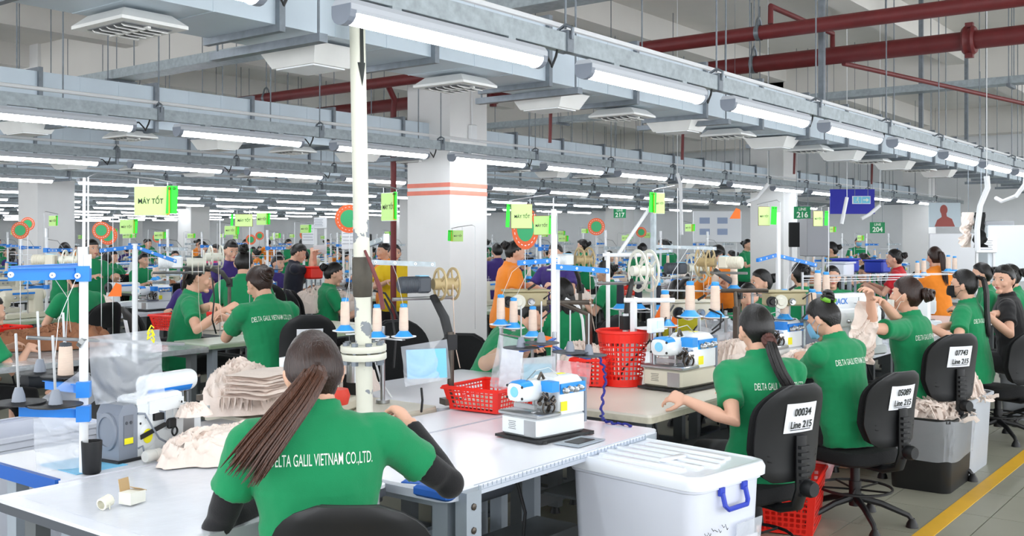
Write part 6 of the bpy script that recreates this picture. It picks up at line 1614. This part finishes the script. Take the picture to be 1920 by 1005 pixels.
def far_person(v, seated, label, loc, yaw):
    key = (v, seated)
    if key not in gm:
        sh, hr, ln = variants[v]
        gm[key] = person(label, loc, yaw, hz=.56 if seated else .84, lean=ln if seated else 5, shirt=sh, hair=hr, vox=.018, s=1.06 if seated else 1.0, stand=not seated, legs=True, feat=True, rndseed=50 + v, group='workers of the far lines')[0]
        return gm[key]
    return dup(gm[key], loc, yaw, label)
def blocked(x, Y):
    if Y < 7 and x < 6.9: return True
    return any(x < 7.87 + 8.55 * i + .7 and x + 1.5 > 7.87 + 8.55 * i - .1 and Y + .1 < 6.9 + 8.4 * j + .7 and Y + 1.75 > 6.9 + 8.4 * j - .1 for i in range(3) for j in range(5))
COLN = ['green', 'green', 'green', 'orange', 'purple', 'yellow']
HN = ['dark bun', 'dark ponytail', 'short hair', 'dark bun', 'short hair', 'dark bun']
cnt = 0
heap_me = None; far_cone = None
for r in range(1, 10):
    Y = ROWS[r]
    x0 = math.floor((.48 * Y + .2) / 1.5) * 1.5
    xs = [x0 + 1.5 * k for k in range(20)]
    xs = [x for x in xs if in_view(x + .7, Y + 1, 150) and x < XEND - 2.5 and not (r == 1 and 7.2 < x < 8.6 and False)]
    detail = 1 if r == 1 else (2 if r < 4 else 3)
    prow(r, Y, xs, detail)
    nm = ORD[r] + ' line'
    for k, x in enumerate(xs):
        if blocked(x, Y): continue
        pos = '%s from left in the %s' % (ORD[k], nm)
        rr_ = rndp.random()
        # front machine
        if rr_ < .6: overlock('overlock machine, ' + pos + ' front', (x + .55, Y + .35, .777), R(rndp.uniform(-12, 12)), MWHITE, MWHITE, BLUE, lit=k % 2 == 0, scr=False, gr='sewing machines of the lines beyond') if detail < 3 else single_far('overlock', 'small white machine, ' + pos + ' front', (x + .55, Y + .35, .777), 0) if False else None
        if rr_ >= .6 or detail == 3: lockstitch('arm machine, ' + pos + ' front', (x + .5, Y + .4, .777), R(rndp.uniform(-15, 15)), MWHITE if k % 3 else CREAM, 'sewing machines of the lines beyond')
        if detail < 3: lockstitch('arm machine, ' + pos + ' rear', (x + 1.1, Y + 1.5, .777), PI + R(rndp.uniform(-15, 15)), MWHITE if k % 2 else CREAM, 'sewing machines of the lines beyond')
        # thread stands with cones
        if r < 6:
            key = ('stand', k % 2)
            loc = (x + 1.15, Y + .85, .777); rz = rndp.uniform(-.4, .4) - .9
            if key not in KIDS: KIDS[key] = thread_stand('thread stand, ' + pos, loc, rz, .92, .70, .30, .26, k % 2 == 0, [BLUE, GALV][k % 2], gr='thread stands of the lines beyond')[0]
            else: dup(KIDS[key], loc, rz, 'thread stand, ' + pos)
            if r < 4:
                m4 = Matrix.Translation(V(loc)) @ Matrix.Rotation(rz, 4, 'Z')
                for q in range(2 if r > 1 else 3):
                    a = (-.77 if q == 0 else .77) + PI; c = V((math.cos(a) * .19, math.sin(a) * .19, .335 if q < 2 else .43)) if q < 2 else V((.19 * math.cos(-.77), .19 * math.sin(-.77), .435))
                    cone(m4 @ c, '%s thread cone, %s' % (['left', 'right', 'upper'][q], pos), None, s=1.0, group='thread cones of the lines beyond')
        # signs
        if rndp.random() < .55 and r < 8:
            zz = rndp.uniform(1.66, 1.86)
            key = 'fsign'
            p = V((x + rndp.uniform(.2, 1.3), Y + .8, zz)); rz = math.atan2(-C_, S_) + rndp.uniform(-.7, .7)
            if key not in KIDS: KIDS[key] = status_sign('lime status card over the tables, ' + pos, p, rz, .14, .11, -.16, gr='status cards of the lines beyond')
            else: dup(KIDS[key], p, rz, 'lime status card over the tables, ' + pos)
        if rndp.random() < .22 and 1 < r < 6:
            p = V((x + .4, Y + .9, rndp.uniform(1.55, 1.75)))
            if 'badge' not in KIDS: KIDS['badge'] = badge('round orange and green badge, ' + pos, p, math.atan2(-C_, S_), .11, foot=.95)
            else: dup(KIDS['badge'], p, math.atan2(-C_, S_), 'round orange and green badge, ' + pos)
        # fabric
        if rndp.random() < .75 and r < 7:
            key = ('heap', (k + r) % 3)
            loc = (x + .25, Y + .62 + rndp.uniform(-.1, .2), .777)
            if key not in KIDS: KIDS[key] = heap('fabric heap, ' + pos, loc, .5, .4, .17, 30 + (k + r) % 3, [FAB, FAB, FAB_B][(k + r) % 3], rndp.uniform(-1, 1), 'fabric heaps of the lines beyond', n=44)
            else: dup(KIDS[key], loc, rndp.uniform(-3, 3), 'fabric heap, ' + pos)
        if rndp.random() < .35 and r < 5:
            loc = (x + .95, Y + 1.25, .777)
            if 'fb' not in KIDS: KIDS['fb'] = rect_basket('red basket, ' + pos + ' rear', loc, .1, .4, .3, .12, 'red baskets of the lines beyond')
            else: dup(KIDS['fb'], loc, rndp.uniform(-.3, .3), 'red basket, ' + pos + ' rear')
        # workers
        for sd in (0, 1):
            if rndp.random() < (.72 if r > 1 else .35):
                v = rndp.choice([0, 0, 1, 1, 2, 0, 3, 4] if r > 1 else [0, 1, 2]); seated = rndp.random() < .8
                yy = Y - .38 if sd == 0 else Y + 2.1
                if r == 1 and (sd == 0 and (x < 9.0)): continue
                lx = x + .8 + rndp.uniform(-.1, .1)
                if any(abs(lx - (7.87 + 8.55 * i + .3)) < .75 and abs(yy - (6.9 + 8.4 * j + .3)) < .75 for i in range(3) for j in range(5)): continue
                if any(abs(lx - sx_) < .7 and abs(yy - sy_) < .7 for sx_, sy_ in SPOT): continue
                far_person(v, seated, '%s %s polo worker, %s, %s, %s side' % ('seated' if seated else 'standing', COLN[v], HN[v], pos, ['near', 'far'][sd]), (lx, yy, 0), (0 if sd == 0 else PI) + rndp.uniform(-.4, .4))
                if seated and r < 5:
                    if 'fchair' not in KIDS: KIDS['fchair'] = chair('black chair, ' + pos + (' near' if sd == 0 else ' far') + ' side', (lx, yy, 0), 0 if sd == 0 else PI, .47, .46, None, 'black chairs of the lines beyond')
                    else: dup(KIDS['fchair'], (lx, yy + (-.04 if sd == 0 else .04), 0), (0 if sd == 0 else PI) + rndp.uniform(-.3, .3), 'black chair, ' + pos + (' near' if sd == 0 else ' far') + ' side')
# second-line specials at the left
p = onz(345, 617, .78); rect_basket('red basket left of the woman at the pale green table', (p.x, p.y, .778), .1, .5, .34, .14, nu=18, nv=6)
hp('cream fabric under the hands of the woman at the pale green table', 425, 615, .778, .55, .4, .12, 14, n=80)
hp('large cream fabric pile left of the leaning pipe', 605, 585, .778, .85, .5, .26, 15, n=110, k=9)
hp('wide brown fabric pile at the left edge', 95, 650, .77, .95, .6, .16, 16, FAB_B, n=110, k=9)
table('film covered table under the brown fabric', 2.6, 4.78, 6.65, 7.5, .765, mat('film_table', (.80, .82, .84), .15, .3, 30, .2, .5), None, 'tables of the lines beyond', LEG_D)
table('rear pale table beside the profile worker', 5.6, 7.0, 7.25, 8.25, .775, TABC, None, 'tables of the lines beyond', LEG_D)
table('table with pale green edge at the left middle', 4.82, 6.9, 6.72, 7.2, .775, TABG, EDGEG, 'tables of the lines beyond', LEG, rnd=.02)
p = onz(-5, 640, .775); rect_basket('red basket at the left picture edge beside brown fabric', (p.x, p.y, .768), .2, .4, .3, .12, nu=14, nv=5)
fd('white motor tape feeder with white reels, left middle', 345, 612, .778, 350, 492, 7.0, .3, bodym=MWHITE, reelm=REELW, r=.085)
fd('tape feeder reels above the woman at the pale green table', 430, 612, .778, 385, 482, 7.4, .5, reelm=REELW, r=.085, motor=False)
fd('white reel feeder at the far left', 130, 590, .778, 112, 488, 7.2, .1, bodym=CREAM, reelm=REELW, r=.075)
for k, (x, y, r_, Z, lab) in enumerate(((190, 432, .075, 8.6, 'above the left thread stand'), (655, 410, .13, 9.2, 'beside the leaning pipe'), (985, 428, .10, 7.4, 'tall oval, below a lime card'), (38, 432, .08, 9.5, 'far left'), (52, 420, .07, 10.5, 'far left, upper'), (1118, 425, .085, 10, 'middle, right of the banded column'))):
    badge('orange rimmed green badge, ' + lab, at(x, y, Z), math.atan2(-C_, S_) + .1, r_, foot=at(x, y, Z).z - .01, ey=1.0 if k != 2 else 1.55)

# overhead white hoses, far fittings and signs
for k, pts in enumerate((((1850, 330, 9.5), (1852, 352, 9.5), (1838, 385, 9.5), (1832, 430, 9.5), (1833, 470, 9.5)), ((1925, 320, 10), (1922, 345, 10), (1905, 368, 10), (1880, 378, 10.2), (1868, 372, 10.4)), ((1270, 325, 12), (1276, 345, 12), (1278, 440, 12)), ((1440, 345, 12), (1418, 372, 12), (1400, 378, 12)), ((1650, 385, 12.5), (1630, 402, 12.5), (1615, 410, 12.5)), ((1588, 370, 12), (1578, 420, 12)))):
    b = MB(); b.tube([at(*q) for q in pts], .022 if k else .026, 8); p0 = at(*pts[0]); b.cyl(p0, (p0.x, p0.y, CEILZ), .004, n=5); single('cable_drop', b, WHITE, 'bent white cable conduit, %s' % ['rightmost tall one', 'curling at the right edge', 'left of the 216 sign', 'short slanted one', 'slanted one by the exit sign', 'straight one by the exit sign'][k], 'conduit', 'white cable drops')
for k, (x, y, Z, n) in enumerate(((1504, 399, 16, '216'), (1645, 427, 18, '204'), (1162, 400, 20, '217'))):
    p = at(x, y, Z); w_ = {0: .26, 1: .26, 2: .24}[k]
    t = thing('line_sign', 'green hanging sign reading LINE %s, %s' % (n, ['nearest and middle', 'rightmost', 'leftmost'][k]), 'sign', p, math.atan2(-C_, S_), 'green line number signs'); b = MB(); b.box((0, 0, 0), (w_, .02, w_ * .75)); part('board', b, GSIGN, t, smooth=False)
    put_text(n, .12, PRINT, t, frame_mx((0, -.012, -.035), (1, 0, 0), (0, 0, 1)), bold=.003); put_text('LINE', .06, PRINT, t, frame_mx((0, -.012, .055), (1, 0, 0), (0, 0, 1)), bold=.001)
    b = MB(); b.cyl((-.09, 0, w_ * .37), (-.09, 0, CEILZ - p.z), .004, n=4); b.cyl((.09, 0, w_ * .37), (.09, 0, CEILZ - p.z), .004, n=4); part('hanger_wire', b, GALV_D, t)
t = thing('exit_sign', 'blue and white exit sign with running figure and arrow', 'sign', at(1615, 375, 15.5), math.atan2(-C_, S_)); EX = mat('exit_blue', (.45, .80, .92), .5)
b = MB(); b.box((0, 0, 0), (.27, .03, .12)); part('board', b, PAPER, t, smooth=False)
b = MB(); b.box((-.065, -.017, 0), (.12, .003, .10)); b.box((.065, -.017, 0), (.12, .003, .10)); part('panel', b, EX, t, smooth=False)
b = MB(); b.prism([(.02, -.008), (.07, -.008), (.07, -.03), (.11, 0), (.07, .03), (.07, .008), (.02, .008)], .002, 'y', -.02); b.ell((-.06, -.02, .03), (.01, .002, .01), 8, 5); b.tube([(-.06, -.02, .02), (-.068, -.02, -.005), (-.05, -.02, -.02), (-.055, -.02, -.042)], .006, 4); b.tube([(-.068, -.02, -.005), (-.085, -.02, -.02), (-.1, -.02, -.018)], .005, 4); b.tube([(-.085, -.02, .0), (-.065, -.02, .015), (-.04, -.02, .004)], .004, 4); part('pictogram', b, PRINT, t)
b = MB(); b.cyl((-.1, 0, .06), (-.1, 0, CEILZ - 2.194), .004, n=4); b.cyl((.1, 0, .06), (.1, 0, CEILZ - 2.194), .004, n=4); part('hanger_wire', b, GALV_D, t)
b = MB(); b.box((0, 0, 0), (.72, .02, .40)); p = at(1598, 378, 16.5); o = single('banner', b, NAVYB, 'deep blue hanging banner behind the exit sign', 'banner', None, p, math.atan2(-C_, S_), smooth=False)
b = MB(); b.cyl((-.3, 0, .2), (-.3, 0, CEILZ - p.z), .004, n=4); b.cyl((.3, 0, .2), (.3, 0, CEILZ - p.z), .004, n=4); part('hanger_wire', b, GALV_D, o)
# portrait poster: a plain red-brown figure print on pale ground
p = at(1771, 403, 20); t = thing('poster', 'pale poster with a reddish head and shoulders print', 'poster', p, math.atan2(-C_, S_)); b = MB(); b.box((0, 0, 0), (.62, .02, .48)); part('sheet', b, mat('poster_sheet', (.80, .86, .90), .7), t, smooth=False)
b = MB(); b.ell((-.02, -.012, .10), (.075, .003, .10), 14, 8); b.prism([(-.2, -.23), (.2, -.23), (.14, -.08), (.04, -.03), (.03, .03), (-.07, .03), (-.06, -.04), (-.15, -.1)], .003, 'y', -.012); part('printed_figure', b, mat('print_brown', (.66, .36, .34), .8), t)
b = MB(); b.cyl((-.25, 0, .24), (-.25, 0, CEILZ - p.z), .004, n=4); b.cyl((.25, 0, .24), (.25, 0, CEILZ - p.z), .004, n=4); part('hanger_wire', b, GALV_D, t)
# notice boards, cupboards and screens at the far side
for k, (x, y, Z, w_, h_, m, lab, nm, cat) in enumerate(((1345, 425, 20, .95, .62, PAPER, 'white notice board with four blue pictures', 'notice_board', 'board'), (1500, 440, 14, .3, .34, BLACK, 'black monitor right of the middle line', 'monitor', 'monitor'), (1528, 445, 13.5, .3, .5, mat('cabinet_grey', (.60, .61, .63), .5), 'grey cabinet side beside the black monitor', 'side_cabinet', 'cabinet'), (1800, 477, 15, .9, .62, PAPER, 'large white board behind the orange polo', 'white_board', 'board'), (1875, 432, 14, .40, .26, MATS['cabinet_grey'], 'grey monitor back at upper right', 'monitor', 'monitor'), (1880, 475, 13.6, .55, .75, mat('cabinet_pale', (.86, .90, .93), .4), 'pale blue-white cabinet at the right', 'cabinet', 'cabinet'), (1850, 460, 13.4, .28, .2, PAPER, 'paper notice with barcode on wire grid', 'notice', 'paper'), (688, 448, 13, .12, .13, BLACK, 'small dark monitor beside the standpipe', 'monitor', 'monitor'), (580, 440, 15, .22, .30, PAPER, 'white notice sheet at left centre', 'notice', 'paper'), (655, 445, 14, .22, .34, PAPER, 'white notice sheet left of the pipe', 'notice', 'paper'), (600, 418, 14.5, .18, .16, PAPER, 'upper white notice sheet at left centre', 'notice', 'paper'))):
    p = at(x, y, Z); t = thing(nm, lab, cat, (p.x, p.y, 0), math.atan2(-C_, S_), 'far side boards')
    b = MB(); b.bbox((0, .02, p.z), (w_, .04 if 'cabinet' not in lab else .35, h_), .008); part('panel', b, m, t)
    b = MB(); b.box((-w_ * .4, .04, (p.z - h_ / 2) / 2), (.03, .03, p.z - h_ / 2)); b.box((w_ * .4, .04, (p.z - h_ / 2) / 2), (.03, .03, p.z - h_ / 2)); part('support', b, WHITE, t, smooth=False)
    if k == 0:
        for dx in (-.25, .1):
            for dz in (.12, -.1): b = MB(); b.box((dx, -.004, p.z + dz), (.2, .004, .12)); part('picture', b, mat('picture_blue', (.62, .68, .80), .7), t, smooth=False)
    if nm in ('notice',):
        b = MB()
        for q in range(5): b.box((-.02, -.003, p.z + h_ * (.3 - .14 * q)), (w_ * (.7 - .1 * (q % 2)), .002, .006))
        part('printed_lines', b, GREYM, t, smooth=False)
# wall-side white boards, red and blue crates on shelves far right
for k, (x, y, Z, col) in enumerate(((1585, 498, 12.5, BLUE_H), (1645, 500, 13, BLUE_H), (1575, 505, 12.2, BIN), (588, 512, 12.6, REDB))):
    p = at(x, y, Z); b = MB(); b.bbox((0, 0, 0), (.32, .24, .16), .02); b.rings([[V((sx * .17 * s, sy * .13 * s, z)) for sx, sy in ((-1, -1), (1, -1), (1, 1), (-1, 1))] for s, z in ((1, .07), (1.03, .075), (1.03, .09), (1, .092))]); o = single('crate', b, col, ['deep blue crate behind the olive worker', 'deep blue crate left of the red polo', 'white crate beneath the blue one', 'red crate behind the navy man'][k], 'crate', 'far crates', p); o.scale = (1, 1, 1) if k < 3 else (.6, .6, .9)
    b = MB(); [b.box((sx * .12, sy * .08, -(p.z - .0) / 2 - .04), (.025, .025, p.z - .1)) for sx in (-1, 1) for sy in (-1, 1)]; part('support_frame', b, LEG, o, smooth=False)
p = at(1815, 392, 11.5)
for k, (x, m, lab, w_) in enumerate(((1822, FAB, 'cream garment hanging from the overhead rail', .16), (1846, BLACKF, 'black garment hanging from the overhead rail', .17))):
    x -= 6; o = hang(lab, x - 12, 398, x + 12, 398, .40, 11.5, 11.6, m, 40 + k, .05, 'garment', nm='hanging_garment', taper=.2); b = MB(); b.cyl((0, 0, 0), (0, 0, 1.6), .004, n=4); part('hanger_wire', b, GALV_D, o)
bpy.data.scenes.remove(TS)
